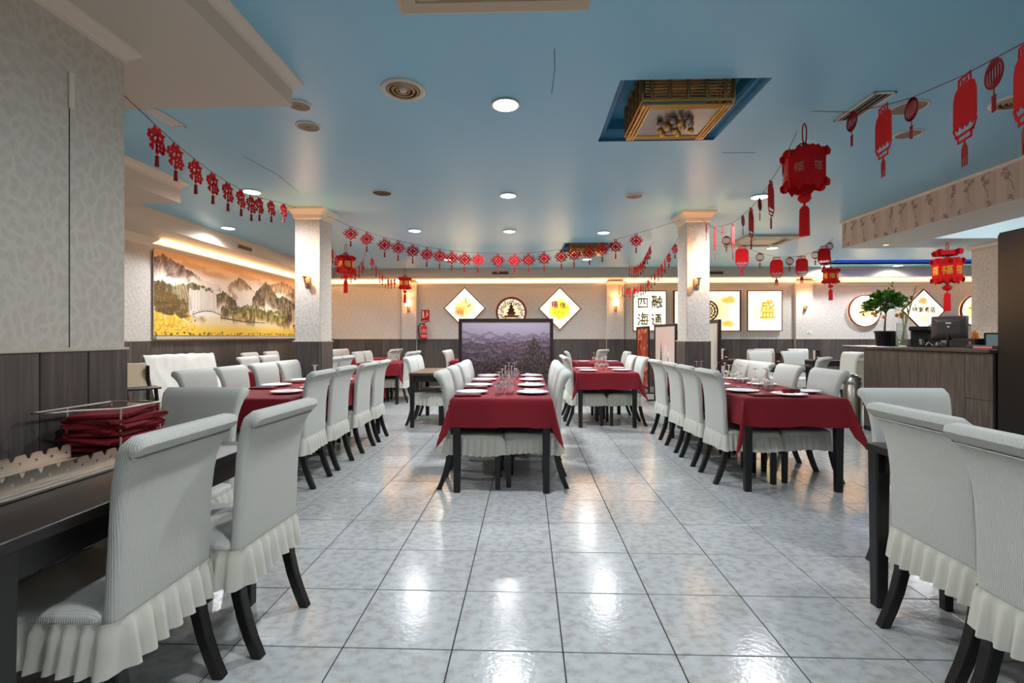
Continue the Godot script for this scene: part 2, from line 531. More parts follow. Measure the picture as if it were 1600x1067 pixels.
func build_structure() -> void:
	build_floor()
	build_ceiling()
	# --- back wall
	var st := S()
	span(st, Vector3(LEFT, 0, BACK - 0.2), Vector3(RIGHT, CEIL, BACK))
	var w := struct("wall_back", st, M.paper)
	tag(w, "back wall in pale damask wallpaper over a dark wood wainscot")
	planks(w, Vector3(LEFT, 0, BACK), Vector3(RIGHT, 0, BACK), Vector3.BACK)
	rail(w, Vector3(LEFT, 0, BACK), Vector3(RIGHT, 0, BACK), Vector3.BACK)
	# --- left wall
	st = S()
	span(st, Vector3(LEFT - 0.2, 0, BACK - 0.2), Vector3(LEFT, CEIL, FRONT))
	w = struct("wall_left", st, M.paper)
	tag(w, "left wall behind the long landscape mural")
	planks(w, Vector3(LEFT, 0, -3.0), Vector3(LEFT, 0, BACK), Vector3.RIGHT)
	rail(w, Vector3(LEFT, 0, -3.0), Vector3(LEFT, 0, BACK), Vector3.RIGHT)
	st = S()
	span(st, Vector3(RIGHT, 0, BACK - 0.2), Vector3(RIGHT + 0.2, CEIL, FRONT))
	struct("wall_right", st, M.paper)
	st = S()
	span(st, Vector3(LEFT - 0.2, 0, FRONT), Vector3(RIGHT + 0.2, CEIL, FRONT + 0.2))
	struct("wall_front", st, M.paper)
	# --- the near pillar at the left of the frame
	st = S()
	span(st, Vector3(-3.4, 0, -2.40), Vector3(-2.08, 2.75, FRONT), 0.004)
	w = struct("wall_near_left", st, M.paper_leaf)
	tag(w, "near wall end in leafy grey wallpaper at the left edge")
	planks(w, Vector3(-2.08, 0, FRONT), Vector3(-2.08, 0, -2.40), Vector3.RIGHT, WAIN)
	planks(w, Vector3(-2.08, 0, -2.40), Vector3(-3.4, 0, -2.40), Vector3.FORWARD, WAIN)
	rail(w, Vector3(-2.08, 0, FRONT), Vector3(-2.08, 0, -2.40), Vector3.RIGHT, WAIN - 0.004)
	st = S()
	crown_run(st, Vector3(-2.08, 2.75, FRONT), Vector3(-2.08, 2.75, -2.40), Vector3.RIGHT, 0.055)
	obj("crown", st, M.crown, w)
	st = S()
	span(st, Vector3(-2.0815, 1.214, -2.102), Vector3(-2.0785, 2.31, -2.098))
	obj("paper_seam", st, M.seam, w)
	st = S()
	box(st, Vector3(-2.077, 2.385, -2.108), Vector3(0.008, 0.165, 0.028), 0.003)
	obj("peeling_flap", st, M.crown, w)
	# --- dropped beams
	st = S()
	span(st, Vector3(LEFT, 2.75, -3.03), Vector3(-1.515, CEIL, FRONT), 0.002)
	w = struct("trim_1", st, M.beam)
	tag(w, "nearest dropped ceiling beam with a moulded edge, upper left")
	st = S()
	crown_run(st, Vector3(-1.515, CEIL, FRONT), Vector3(-1.515, CEIL, -3.03), Vector3.RIGHT, 0.05)
	crown_run(st, Vector3(-1.515, CEIL, -3.03), Vector3(LEFT, CEIL, -3.03), Vector3.FORWARD, 0.05)
	obj("crown", st, M.crown, w)
	st = S()
	span(st, Vector3(LEFT, SOF, -5.0), Vector3(-3.72, CEIL, -3.6), 0.002)
	w = struct("trim_2", st, M.beam)
	tag(w, "short dropped ceiling beam beyond the near pillar")
	st = S()
	crown_run(st, Vector3(-3.72, CEIL, -3.6), Vector3(-3.72, CEIL, -5.0), Vector3.RIGHT, 0.06)
	crown_run(st, Vector3(-3.72, CEIL, -5.0), Vector3(LEFT, CEIL, -5.0), Vector3.FORWARD, 0.06)
	obj("crown", st, M.crown, w)
	st = S()
	span(st, Vector3(LEFT, SOF, -11.6), Vector3(-4.85, CEIL, -5.0), 0.002)
	w = struct("trim_3", st, M.beam)
	tag(w, "dropped soffit along the top of the mural wall")
	cove(w, Vector3(LEFT, 0, -6.75), Vector3(LEFT, 0, -11.9), Vector3.RIGHT)
	st = S()
	span(st, Vector3(LEFT, SOF, BACK), Vector3(RIGHT, CEIL, -11.6), 0.002)
	w = struct("trim_4", st, M.beam)
	tag(w, "dropped soffit along the top of the back wall")
	cove(w, Vector3(LEFT + 0.3, 0, BACK), Vector3(RIGHT, 0, BACK), Vector3.BACK)
	# --- pilasters
	for p in [[-3.21, -2.83, "leftmost"], [2.0, 2.43, "middle"], [6.68, 7.1, "rightmost"]]:
		st = S()
		span(st, Vector3(p[0], 0, BACK), Vector3(p[1], SOF, BACK + 0.11), 0.004)
		w = struct("pilaster", st, M.paper)
		tag(w, "%s of the three shallow wallpapered pilasters on the back wall" % p[2])
		planks(w, Vector3(p[0], 0, BACK + 0.11), Vector3(p[1], 0, BACK + 0.11), Vector3.BACK)
		rail(w, Vector3(p[0], 0, BACK + 0.11), Vector3(p[1], 0, BACK + 0.11), Vector3.BACK)
		st = S()
		crown_run(st, Vector3(p[0], SOF - 0.03, BACK + 0.11), Vector3(p[1], SOF - 0.03, BACK + 0.11), Vector3.BACK, 0.07)
		obj("crown", st, M.crown, w)
	st = S()
	span(st, Vector3(LEFT, 0, -6.72), Vector3(LEFT + 0.07, SOF, -6.1), 0.004)
	w = struct("pilaster", st, M.paper)
	tag(w, "shallow pale pilaster at the near end of the mural")
	planks(w, Vector3(LEFT + 0.07, 0, -6.1), Vector3(LEFT + 0.07, 0, -6.72), Vector3.RIGHT, WAIN, 0.31)
	st = S()
	crown_run(st, Vector3(LEFT + 0.07, SOF, -6.1), Vector3(LEFT + 0.07, SOF, -6.72), Vector3.RIGHT, 0.09)
	obj("crown", st, M.crown, w)
	# --- columns
	column(Vector3(-2.99, 0, -6.40), Vector3(-2.66, CEIL, -6.04), "left free-standing column with a moulded top and a wall lamp")
	column(Vector3(2.10, 0, -6.74), Vector3(2.40, CEIL, -6.36), "right free-standing column with a moulded top and a wall lamp")
	# --- canopy over the bar
	M.floral = world_tex(mat(Color.WHITE, 0.7), floral_paper(), Vector3(1.15, 1.15, 1.15))
	st = S()
	span(st, Vector3(4.55, 2.546, -7.05), Vector3(5.27, CEIL, FRONT), 0.002)
	w = struct("trim_5", st, M.floral)
	tag(w, "dropped canopy over the bar in striped floral wallpaper")
	st = S()
	span(st, Vector3(4.556, 2.538, -7.04), Vector3(5.264, 2.547, FRONT))
	obj("underside", st, M.plaster, w)
	st = S()
	span(st, Vector3(4.535, CEIL - 0.03, -7.07), Vector3(4.56, CEIL, FRONT), 0.004)
	obj("crown", st, M.crown, w)
	st = S()
	span(st, Vector3(5.27, 2.546, -7.05), Vector3(RIGHT, CEIL, -6.4), 0.002)
	w = struct("trim_6", st, mat(Color(0.80, 0.86, 0.88), 0.8))
	tag(w, "dropped canopy across the far end of the bar")
	st = S()
	span(st, Vector3(5.27, 2.84, -6.4), Vector3(RIGHT, CEIL, FRONT))
	tag(struct("trim_7", st, M.plaster), "pale ceiling over the inside of the bar")
	st = S()
	span(st, Vector3(6.32, 0, -7.0), Vector3(6.9, 2.546, -6.45), 0.005)
	w = struct("column", st, M.paper)
	tag(w, "wallpapered pillar at the far end of the bar")
	st = S()
	span(st, Vector3(6.27, 2.49, -7.03), Vector3(6.95, 2.546, -6.40), 0.01)
	obj("crown", st, M.crown, w)

func cove(parent: Node3D, a: Vector3, b: Vector3, out: Vector3) -> void:
	# moulding below the soffit with a warm light strip lying in it
	var st := S()
	crown_run(st, a + Vector3(0, 2.63, 0), b + Vector3(0, 2.63, 0), out, 0.085, false)
	obj("cove_moulding", st, M.crown, parent)
	st = S()
	var lift := Vector3(0, 2.633, 0)
	span(st, a + lift + out * 0.005, b + lift + out * 0.03 + Vector3(0, 0.012, 0))
	obj("cove_light_strip", st, M.warm_strip, parent)
	var mid := (a + b) / 2.0 + Vector3(0, 2.66, 0) + out * 0.05
	var l := AreaLight3D.new()
	l.name = "cove_light"
	l.area_size = Vector2((b - a).length(), 0.03)
	l.light_color = Color(1.0, 0.79, 0.54)
	l.light_energy = (1.5 if out.x > 0.5 else 1.9) * (b - a).length()
	l.shadow_enabled = true
	l.area_range = 30.0
	l.area_attenuation = 2.0
	var bz := -(Vector3.UP + out * 0.5).normalized()
	var bx := (b - a).normalized()
	l.transform = Transform3D(Basis(bx, bz.cross(bx), bz), mid)
	add_child(l, true)

func build_floor() -> void:
	var st := S()
	span(st, Vector3(LEFT - 0.2, -0.2, BACK - 0.2), Vector3(RIGHT + 0.2, -0.0035, FRONT + 0.2))
	var fl := struct("floor", st, M.grout)
	tag(fl, "glossy pale grey stone-look tiled floor")
	var tz := 0.4445
	st = S()
	box(st, Vector3(0, -0.007, 0), Vector3(TILE - 0.005, 0.014, tz - 0.005), 0.002)
	st.generate_normals()
	var mesh := st.commit()
	var seen := []
	var rest := []
	for i in range(-13, 26):
		for j in range(-12, 24):
			var p := Vector3(0.143 + TILE * (i + 0.5), 0.0, -1.917 - tz * (j + 0.5))
			if p.x < LEFT - 0.2 or p.x > RIGHT + 0.2 or p.z < BACK - 0.2 or p.z > FRONT + 0.2: continue
			var d := -p.z - 0.032 * p.x
			var inside: bool = d > 1.3 and absf(p.x + 0.032 * d) < d * 1.12 + 0.2
			if inside and d < 9.5 and p.x > -5.0 and p.x < 4.6: seen.append(p)
			else: rest.append(p)
	seen.sort_custom(func(a, b): return a.z > b.z)
	while seen.size() > 298: rest.append(seen.pop_back())
	for p in seen: inst("tile", mesh, M.tile, fl, p)
	var mm := MultiMesh.new()
	mm.transform_format = MultiMesh.TRANSFORM_3D
	mm.mesh = mesh
	mm.instance_count = rest.size()
	for k in rest.size(): mm.set_instance_transform(k, Transform3D(Basis(), rest[k]))
	var o := MultiMeshInstance3D.new()
	o.name = "far_tiles"
	o.multimesh = mm
	o.material_override = M.tile
	o.set_meta("kind", "stuff")
	fl.add_child(o)

func build_ceiling() -> void:
	var holes := [[0.60, 1.567, -4.07, -3.10], [0.64, 1.535, -9.36, -8.44], [6.65, 10.4, -11.15, -10.5]]
	var xs := [LEFT - 0.2, RIGHT + 0.2]
	var zs := [BACK - 0.2, FRONT + 0.2]
	for h in holes:
		xs.append_array([h[0], h[1]])
		zs.append_array([h[2], h[3]])
	xs.sort()
	zs.sort()
	var st := S()
	for i in xs.size() - 1:
		for j in zs.size() - 1:
			var c := Vector2((xs[i] + xs[i + 1]) / 2.0, (zs[j] + zs[j + 1]) / 2.0)
			var hole := false
			for h in holes:
				if c.x > h[0] and c.x < h[1] and c.y > h[2] and c.y < h[3]: hole = true
			if not hole: span(st, Vector3(xs[i], CEIL, zs[j]), Vector3(xs[i + 1], CEIL + 0.3, zs[j + 1]))
	var o := struct("ceiling", st, M.ceiling)
	tag(o, "flat ceiling painted mid blue")
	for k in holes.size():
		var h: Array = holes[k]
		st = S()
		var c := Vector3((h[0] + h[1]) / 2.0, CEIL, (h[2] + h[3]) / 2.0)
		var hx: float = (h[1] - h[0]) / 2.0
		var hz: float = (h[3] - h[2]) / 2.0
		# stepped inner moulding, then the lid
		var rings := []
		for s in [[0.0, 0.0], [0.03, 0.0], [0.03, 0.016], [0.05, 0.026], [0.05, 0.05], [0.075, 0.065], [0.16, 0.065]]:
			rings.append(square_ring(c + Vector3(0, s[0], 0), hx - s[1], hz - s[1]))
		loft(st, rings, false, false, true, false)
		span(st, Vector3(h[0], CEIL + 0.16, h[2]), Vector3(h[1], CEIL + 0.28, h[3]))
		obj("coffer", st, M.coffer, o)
	# blue light strips along two sides of the far coffer
	var b: Array = holes[2]
	st = S()
	span(st, Vector3(b[0] + 0.08, CEIL + 0.09, b[2] + 0.072), Vector3(b[1] - 0.08, CEIL + 0.115, b[2] + 0.09))
	span(st, Vector3(b[0] + 0.08, CEIL + 0.09, b[3] - 0.09), Vector3(b[1] - 0.08, CEIL + 0.115, b[3] - 0.072))
	obj("blue_light_strip", st, glow(Color(0.05, 0.22, 1.0), 4.0), o)
	area_light("blue_cove_light", Vector3((b[0] + b[1]) / 2.0, CEIL + 0.1, b[3] - 0.1), Vector2(3.4, 0.03), Vector3.FORWARD, Color(0.03, 0.18, 1.0), 0.3)
	# hairline cracks in the paint
	st = S()
	for q in [[[0.155, -2.75], [0.17, -2.95], [0.165, -3.25]], [[-2.6, -4.3], [-2.55, -4.8], [-2.62, -5.4]], [[1.75, -4.35], [2.05, -4.36]]]:
		var pts := []
		for e in q: pts.append(Vector3(e[0], CEIL - 0.0005, e[1]))
		tube(st, pts, 0.0025, 5)
	obj("paint_crack", st, mat(Color(0.22, 0.36, 0.42), 0.8), o)

# ---------------------------------------------------------------- little canvases
func canvas(w: int, h: int, c: Color) -> Image:
	var im := Image.create(w, h, false, Image.FORMAT_RGB8)
	im.fill(c)
	return im

func dot(im: Image, p: Vector2, r: float, c: Color) -> void:
	var y0 := maxi(0, int(p.y - r))
	for y in range(y0, mini(im.get_height(), int(p.y + r) + 1)):
		var d := r * r - (y + 0.5 - p.y) * (y + 0.5 - p.y)
		if d <= 0.0: continue
		var x0 := int(roundf(p.x - sqrt(d)))
		im.fill_rect(Rect2i(x0, y, maxi(1, int(roundf(2.0 * sqrt(d)))), 1), c)

func stroke(im: Image, pts: Array, w: float, c: Color, w2 := -1.0) -> void:
	var whole := 0.0
	for i in pts.size() - 1: whole += (pts[i + 1] - pts[i]).length()
	var gone := 0.0
	for i in pts.size() - 1:
		var l: float = (pts[i + 1] - pts[i]).length()
		var n := maxi(1, int(l / 0.8))
		for k in n + 1:
			var t := float(k) / n
			var r := w if w2 < 0.0 else lerpf(w, w2, (gone + l * t) / whole)
			dot(im, pts[i].lerp(pts[i + 1], t), maxf(r, 0.6), c)
		gone += l

func floral_paper() -> ImageTexture:
	var im := canvas(512, 512, Color(0.79, 0.72, 0.67))
	for k in 8:
		var c := Color(0.79, 0.72, 0.67) if k % 2 else Color(0.75, 0.68, 0.63)
		im.fill_rect(Rect2i(k * 64, 0, 64, 512), c)
		im.fill_rect(Rect2i(k * 64, 0, 2, 512), Color(0.67, 0.59, 0.545))
	var r := RandomNumberGenerator.new()
	r.seed = 5
	for k in 12:
		var p := Vector2(40 + (k % 4) * 128 + r.randf_range(-15, 15), 150 + (k / 4) * 170)
		var tip := p
		var pts := [p]
		for s in 9:
			tip += Vector2(r.randf_range(-9, 12), -15)
			pts.append(tip)
			if s > 2:
				var q := tip + Vector2(r.randf_range(-26, 26), r.randf_range(-22, 4))
				stroke(im, [tip, q], 1.4, Color(0.52, 0.42, 0.39))
				for g in 9:
					dot(im, q + Vector2(r.randf_range(-11, 11), r.randf_range(-11, 11)), 4.5, Color(0.52, 0.40, 0.38).lerp(Color(0.62, 0.55, 0.54), r.randf()))
		stroke(im, pts, 2.0, Color(0.50, 0.40, 0.37), 1.0)
	return ImageTexture.create_from_image(im)

# ---------------------------------------------------------------- ceiling fittings
func disc_at(x: float, z: float) -> Vector3:
	return Vector3(x, CEIL, z)

func build_ceiling_fittings() -> void:
	var where := {0: "nearest of the lit round downlights, centre of the ceiling", 1: "lit round downlight between the two ceiling speakers", 2: "lit round downlight behind the red fortune garland", 3: "lit round downlight near the mural soffit",
		4: "lit round downlight above the middle garland, left of centre", 5: "lit round downlight straight beyond the second central one", 6: "lit round downlight above the middle garland, right of centre", 7: "lit round downlight partly behind the long paper lanterns by the right column",
		8: "small lit downlight beyond the far chandelier", 9: "small far lit downlight near the back soffit, left", 10: "far downlight by the air conditioner on the right", 11: "far downlight behind the left column", 12: "far downlight right of the canopy corner", 13: "downlight near the back wall above the small citrus tree", 14: "downlight near the back wall left of the blue cove"}
	var spots := lit_spots()
	for k in spots.size():
		var t := thing("downlight", where.get(k, "lit downlight outside the picture, %s" % ["above the viewer", "behind the viewer on the left", "straight behind the viewer", "behind the viewer on the right", "just beyond the top right corner"][k % 5]), "light", disc_at(spots[k].x, spots[k].y), 0.0, "round ceiling downlights")
		var st := S()
		lathe(st, [Vector2(0.092, 0.0), Vector2(0.104, -0.002), Vector2(0.104, -0.009), Vector2(0.098, -0.013), Vector2(0.09, -0.010), Vector2(0.086, -0.002)], 28, Vector3.ZERO, false, false)
		obj("rim", st, M.vent_white, t)
		st = S()
		lathe(st, [Vector2(0.09, -0.004), Vector2(0.088, -0.011), Vector2(0.05, -0.0135), Vector2(0.002, -0.014)], 28, Vector3.ZERO, false, true)
		obj("lamp_disc", st, M.spot_disc, t.get_child(0))
	var inner := thing("downlight", "downlight inside the bar, hidden by the tall cabinet", "light", Vector3(8.0, 2.84, -4.3), 0.0, "")
	var bs := S()
	lathe(bs, [Vector2(0.3, 0), Vector2(0.3, -0.02), Vector2(0.001, -0.022)], 24, Vector3.ZERO, false, true)
	obj("lamp_disc", bs, M.spot_disc, inner)
	area_light("bar_glow", Vector3(8.0, 2.80, -4.3), Vector2(0.5, 0.5), Vector3.DOWN, Color(0.92, 0.97, 1.0), 2.0)
	var globe := thing("pendant_lamp", "globe lamp over the inside of the bar, hidden by the tall cabinet", "light", Vector3(6.0, 2.84, -4.7))
	bs = S()
	tube(bs, [Vector3(0, 0, 0), Vector3(0, -0.2, 0)], 0.008, 6)
	obj("rod", bs, M.bronze, globe)
	bs = S()
	lathe(bs, [Vector2(0.02, 0.1), Vector2(0.07, 0.075), Vector2(0.1, 0.0), Vector2(0.07, -0.075), Vector2(0.001, -0.1)], 20, Vector3(0, -0.29, 0))
	obj("globe", bs, glow(Color(0.95, 0.98, 1.0), 5.0), globe)
	omni("pendant_glow", Vector3(6.0, 2.55, -4.7), 0.08, Color(0.92, 0.97, 1.0), 1.6)
	# round speakers / grilles
	M.speaker_tan = mat(Color(0.56, 0.47, 0.40), 0.6)
	for s in [[-1.721, -3.696, 0.095, "flat round ceiling speaker with a centre screw"], [-1.63, -3.36, 0.085, "round ceiling speaker half hidden by the moulded beam"], [-1.67, -5.432, 0.118, "dark round ceiling speaker above the left central chairs"], [1.256, -5.65, 0.11, "round beige ceiling speaker right of centre"],
			[3.107, -3.994, 0.10, "white round ceiling plate below the paper lantern string"], [2.75, -3.53, 0.12, "green-grey round ceiling plate behind the striped paper ball"], [3.68, -8.29, 0.12, "far round white ceiling plate right of the right column"]]:
		var t := thing("ceiling_speaker", s[3], "speaker", disc_at(s[0], s[1]), 0.0, "")
		var st := S()
		lathe(st, [Vector2(s[2], 0), Vector2(s[2], -0.007), Vector2(s[2] - 0.012, -0.011), Vector2(s[2] - 0.016, -0.006)], 28, Vector3.ZERO, false, false)
		obj("rim", st, M.vent_white, t)
		st = S()
		lathe(st, [Vector2(s[2] - 0.014, -0.005), Vector2(s[2] * 0.3, -0.009), Vector2(s[2] * 0.25, -0.006), Vector2(0.012, -0.007), Vector2(0.010, -0.012), Vector2(0.001, -0.013)], 28, Vector3.ZERO, false, true)
		obj("grille", st, M.vent_dark if s[0] == -1.67 else M.speaker_tan, t)
	# round air diffusers with rings
	for s in [[-0.832, -3.171, 0.148, "round air diffuser with concentric dark rings, left of the nearest downlight"], [3.436, -3.456, 0.15, "round air diffuser with rings at the right edge under the paper lantern"]]:
		var t := thing("air_diffuser", s[3], "vent", disc_at(s[0], s[1]))
		var st := S()
		lathe(st, [Vector2(s[2], 0), Vector2(s[2], -0.006), Vector2(s[2] - 0.02, -0.014), Vector2(s[2] - 0.035, -0.006)], 32, Vector3.ZERO, false, false)
		obj("rim", st, M.vent_white, t)
		st = S()
		lathe(st, [Vector2(s[2] - 0.03, -0.002), Vector2(0.001, -0.002)], 32, Vector3.ZERO, false, false)
		obj("throat", st, M.vent_dark, t)
		for k in 3:
			var r: float = s[2] * (0.66 - 0.2 * k)
			st = S()
			lathe(st, [Vector2(r + 0.012, -0.004), Vector2(r + 0.004, -0.016), Vector2(r - 0.006, -0.012), Vector2(r - 0.002, -0.003)], 28, Vector3.ZERO, false, false)
			obj("ring", st, M.bronze, t)
		st = S()
		lathe(st, [Vector2(0.028, -0.003), Vector2(0.024, -0.014), Vector2(0.001, -0.016)], 18, Vector3.ZERO, false, true)
		obj("hub", st, M.vent_white, t)
	# slot vents
	for s in [[-2.74, -3.51, 0.10, 0.30, "slim white slot vent in the ceiling near the first fortune charm"], [2.42, -3.515, 0.13, 0.42, "slim white slot vent behind the nearest small paper ball"]]:
		var t := thing("ceiling_vent", s[4], "vent", disc_at(s[0], s[1]))
		var st := S()
		for e in [[-1, 0], [1, 0], [0, -1], [0, 1]]:
			box(st, Vector3(e[0] * s[2] / 2.0, -0.006, e[1] * s[3] / 2.0), Vector3(0.02 if e[0] else s[2] + 0.02, 0.012, 0.02 if e[1] else s[3] + 0.02), 0.003)
		obj("frame", st, M.vent_white, t)
		st = S()
		box(st, Vector3(0, -0.002, 0), Vector3(s[2], 0.003, s[3]), 0)
		obj("backing", st, M.vent_dark, t)
		for k in 3:
			st = S()
			T = Transform3D(Basis(Vector3.BACK, 0.5), Vector3((k - 1) * s[2] * 0.28, -0.008, 0))
			box(st, Vector3.ZERO, Vector3(0.016, 0.002, s[3] - 0.02), 0)
			T = Transform3D()
			obj("slat", st, M.vent_white, t)
	# air-conditioning cassettes
	cassette(Vector3(-0.165, CEIL, -1.93), Vector2(0.94, 0.94), "beige air-conditioning cassette at the top edge of the picture")
	cassette(Vector3(4.05, CEIL, -8.35), Vector2(0.94, 0.94), "far air-conditioning cassette beside the bar canopy")
	# chandeliers in the coffers
	chandelier(Vector3(1.065, 0, -3.47), "square brass chandelier with glass rods and crystal balls in the near coffer")
	chandelier(Vector3(1.08, 0, -8.85), "far square brass chandelier in the coffer behind the middle garland")
	# soffit grilles
	wall_grille(Vector3(-4.85, 2.785, -8.04), Vector3.RIGHT, 0.40, 0.075, "dark vent grille in the soffit over the mural")
	wall_grille(Vector3(-0.66, 2.815, -11.6), Vector3.BACK, 0.40, 0.075, "dark vent grille in the back soffit above the carved round panel")
	wall_grille(Vector3(4.5, 2.795, -11.6), Vector3.BACK, 0.40, 0.075, "dark vent grille in the back soffit right of the right column")
	wall_grille(Vector3(10.0, 2.79, -11.6), Vector3.BACK, 0.44, 0.075, "dark vent grille in the back soffit above the house-name diamond")
	# canopy spots
	var n := 0
	for p in [Vector3(4.95, 2.538, -6.75), Vector3(4.95, 2.538, -4.6), Vector3(6.62, 2.49, -6.6)]:
		var t := thing("canopy_spotlight", ["small recessed spot at the far corner of the bar canopy", "small recessed spot in the bar canopy nearest the right edge", "small recessed spot over the pillar behind the bar"][n], "light", p)
		var st := S()
		lathe(st, [Vector2(0.055, 0), Vector2(0.055, -0.006), Vector2(0.042, -0.012), Vector2(0.038, -0.003)], 20, Vector3.ZERO, false, false)
		obj("rim", st, M.vent_white, t)
		st = S()
		lathe(st, [Vector2(0.04, -0.004), Vector2(0.001, -0.006)], 20, Vector3.ZERO, false, true)
		obj("lamp_disc", st, glow(Color(1.0, 0.86, 0.66), 5.0), t.get_child(0))
		area_light("canopy_glow", p + Vector3(0, -0.02, 0), Vector2(0.07, 0.07), Vector3.DOWN, Color(1.0, 0.82, 0.62), 0.5)
		n += 1

func cassette(at: Vector3, size: Vector2, label: String) -> void:
	var t := thing("air_conditioner", label, "air conditioner", at)
	var st := S()
	var hx := size.x / 2.0
	var hz := size.y / 2.0
	loft(st, [square_ring(Vector3.ZERO, hx, hz), square_ring(Vector3(0, -0.022, 0), hx, hz), square_ring(Vector3(0, -0.032, 0), hx - 0.02, hz - 0.02), square_ring(Vector3(0, -0.032, 0), hx - 0.09, hz - 0.09), square_ring(Vector3(0, -0.012, 0), hx - 0.1, hz - 0.1)], false, false, true, false)
	obj("panel", st, M.vent_beige, t)
	st = S()
	box(st, Vector3(0, -0.008, 0), Vector3(size.x - 0.2, 0.006, size.y - 0.2), 0)
	obj("throat", st, M.vent_dark, t)
	st = S()
	box(st, Vector3(0, -0.024, 0), Vector3(size.x * 0.5, 0.018, size.y * 0.5), 0.006)
	obj("intake_grille", st, M.vent_beige, t)
	for k in 4:
		st = S()
		T = Transform3D(Basis(Vector3.UP, k * PI / 2), Vector3.ZERO) * Transform3D(Basis(Vector3.RIGHT, -0.45), Vector3(0, -0.022, size.y * 0.32))
		box(st, Vector3.ZERO, Vector3(size.x * 0.52, 0.006, 0.075), 0.002)
		T = Transform3D()
		obj("air_flap", st, M.vent_white, t)
	for sx in [-1, 1]:
		for sz in [-1, 1]:
			st = S()
			box(st, Vector3(sx * size.x * 0.33, -0.022, sz * size.y * 0.33), Vector3(size.x * 0.13, 0.014, size.y * 0.13), 0.004)
			obj("corner_cover", st, M.vent_beige, t)

func wall_grille(at: Vector3, out: Vector3, w: float, h: float, label: String) -> void:
	var t := thing("vent_grille", label, "vent", at, atan2(out.x, out.z))
	var st := S()
	for e in [[0, -1], [0, 1], [-1, 0], [1, 0]]:
		box(st, Vector3(e[0] * w / 2.0, e[1] * h / 2.0, 0.004), Vector3(0.016 if e[0] else w + 0.016, 0.016 if e[1] else h + 0.016, 0.01), 0.002)
	obj("frame", st, M.vent_beige, t)
	st = S()
	box(st, Vector3(0, 0, 0.002), Vector3(w, h, 0.003), 0)
	obj("backing", st, M.vent_dark, t)
	for k in 4:
		st = S()
		box(st, Vector3(0, -h / 2.0 + h * (k + 0.5) / 4.0, 0.006), Vector3(w, 0.003, 0.008), 0)
		obj("slat", st, M.bronze, t)

func chandelier(at: Vector3, label: String) -> void:
	var t := thing("chandelier", label, "chandelier", Vector3(at.x, 2.80, at.z), 0.0, "square chandeliers in ceiling coffers")
	var w := 0.6
	var d := 0.56
	var st := S()
	box(st, Vector3(0, 0.01, 0), Vector3(w - 0.06, 0.012, d - 0.06), 0.002)
	var plate_ := obj("mirror_plate", st, M.mirror, t)
	st = S()
	for s in [-1, 1]:
		for k in 3:
			tube(st, [Vector3(-w / 2, 0.004, s * (d / 2 - 0.012 - k * 0.022)), Vector3(w / 2, 0.004, s * (d / 2 - 0.012 - k * 0.022))], 0.008, 8)
			tube(st, [Vector3(s * (w / 2 - 0.012 - k * 0.022), 0.0, -d / 2), Vector3(s * (w / 2 - 0.012 - k * 0.022), 0.0, d / 2)], 0.008, 8)
	obj("rod_border", st, M.brass, t)
	st = S()
	for y in [0.03, 0.24]:
		for s in [-1, 1]:
			box(st, Vector3(0, y, s * d / 2), Vector3(w, 0.018, 0.014), 0.003)
			box(st, Vector3(s * w / 2, y, 0), Vector3(0.014, 0.018, d), 0.003)
	for sx in [-1, 1]:
		for sz in [-1, 1]:
			box(st, Vector3(sx * w / 2, 0.135, sz * d / 2), Vector3(0.016, 0.23, 0.016), 0.003)
	obj("frame", st, M.brass, t)
	# glass rods on the four sides: bundles of upright rods between bundles of lying ones
	for side in 4:
		var turn := Basis(Vector3.UP, side * PI / 2)
		var ln := w if side % 2 == 0 else d
		var off := d / 2 if side % 2 == 0 else w / 2
		for k in 9:
			st = S()
			T = Transform3D(turn, Vector3.ZERO)
			tube(st, [Vector3(-ln / 2 + 0.02, 0.05 + k * 0.021, off - 0.012), Vector3(ln / 2 - 0.02, 0.05 + k * 0.021, off - 0.012)], 0.0075, 6)
			T = Transform3D()
			obj("glass_rod", st, M.amber_glass if k % 3 else M.brass, t)
		for k in 5:
			st = S()
			T = Transform3D(turn, Vector3.ZERO)
			tube(st, [Vector3(-ln / 2 + ln * (0.1 + 0.2 * k), 0.035, off + 0.002), Vector3(-ln / 2 + ln * (0.1 + 0.2 * k), 0.235, off + 0.002)], 0.012, 6)
			T = Transform3D()
			obj("glass_rod", st, M.amber_glass, t)
	st = S()
	lathe(st, [Vector2(0.001, -0.024), Vector2(0.017, -0.018), Vector2(0.024, 0), Vector2(0.017, 0.018), Vector2(0.001, 0.024)], 10)
	st.generate_normals()
	var ball := st.commit()
	for i in 5:
		for j in 4:
			if (i == 0 or i == 4) and (j == 0 or j == 3): continue
			inst("crystal_ball", ball, M.brass if (i + j) % 2 else M.mirror, plate_, Vector3((i - 2) * 0.055 + (0.01 if j % 2 else -0.01), -0.018 - 0.02 * ((i * 3 + j) % 2), (j - 1.5) * 0.058))
	st = S()
	box(st, Vector3(0, 0.262, 0), Vector3(0.3, 0.03, 0.3), 0.004)
	obj("ceiling_rose", st, M.brass, t)

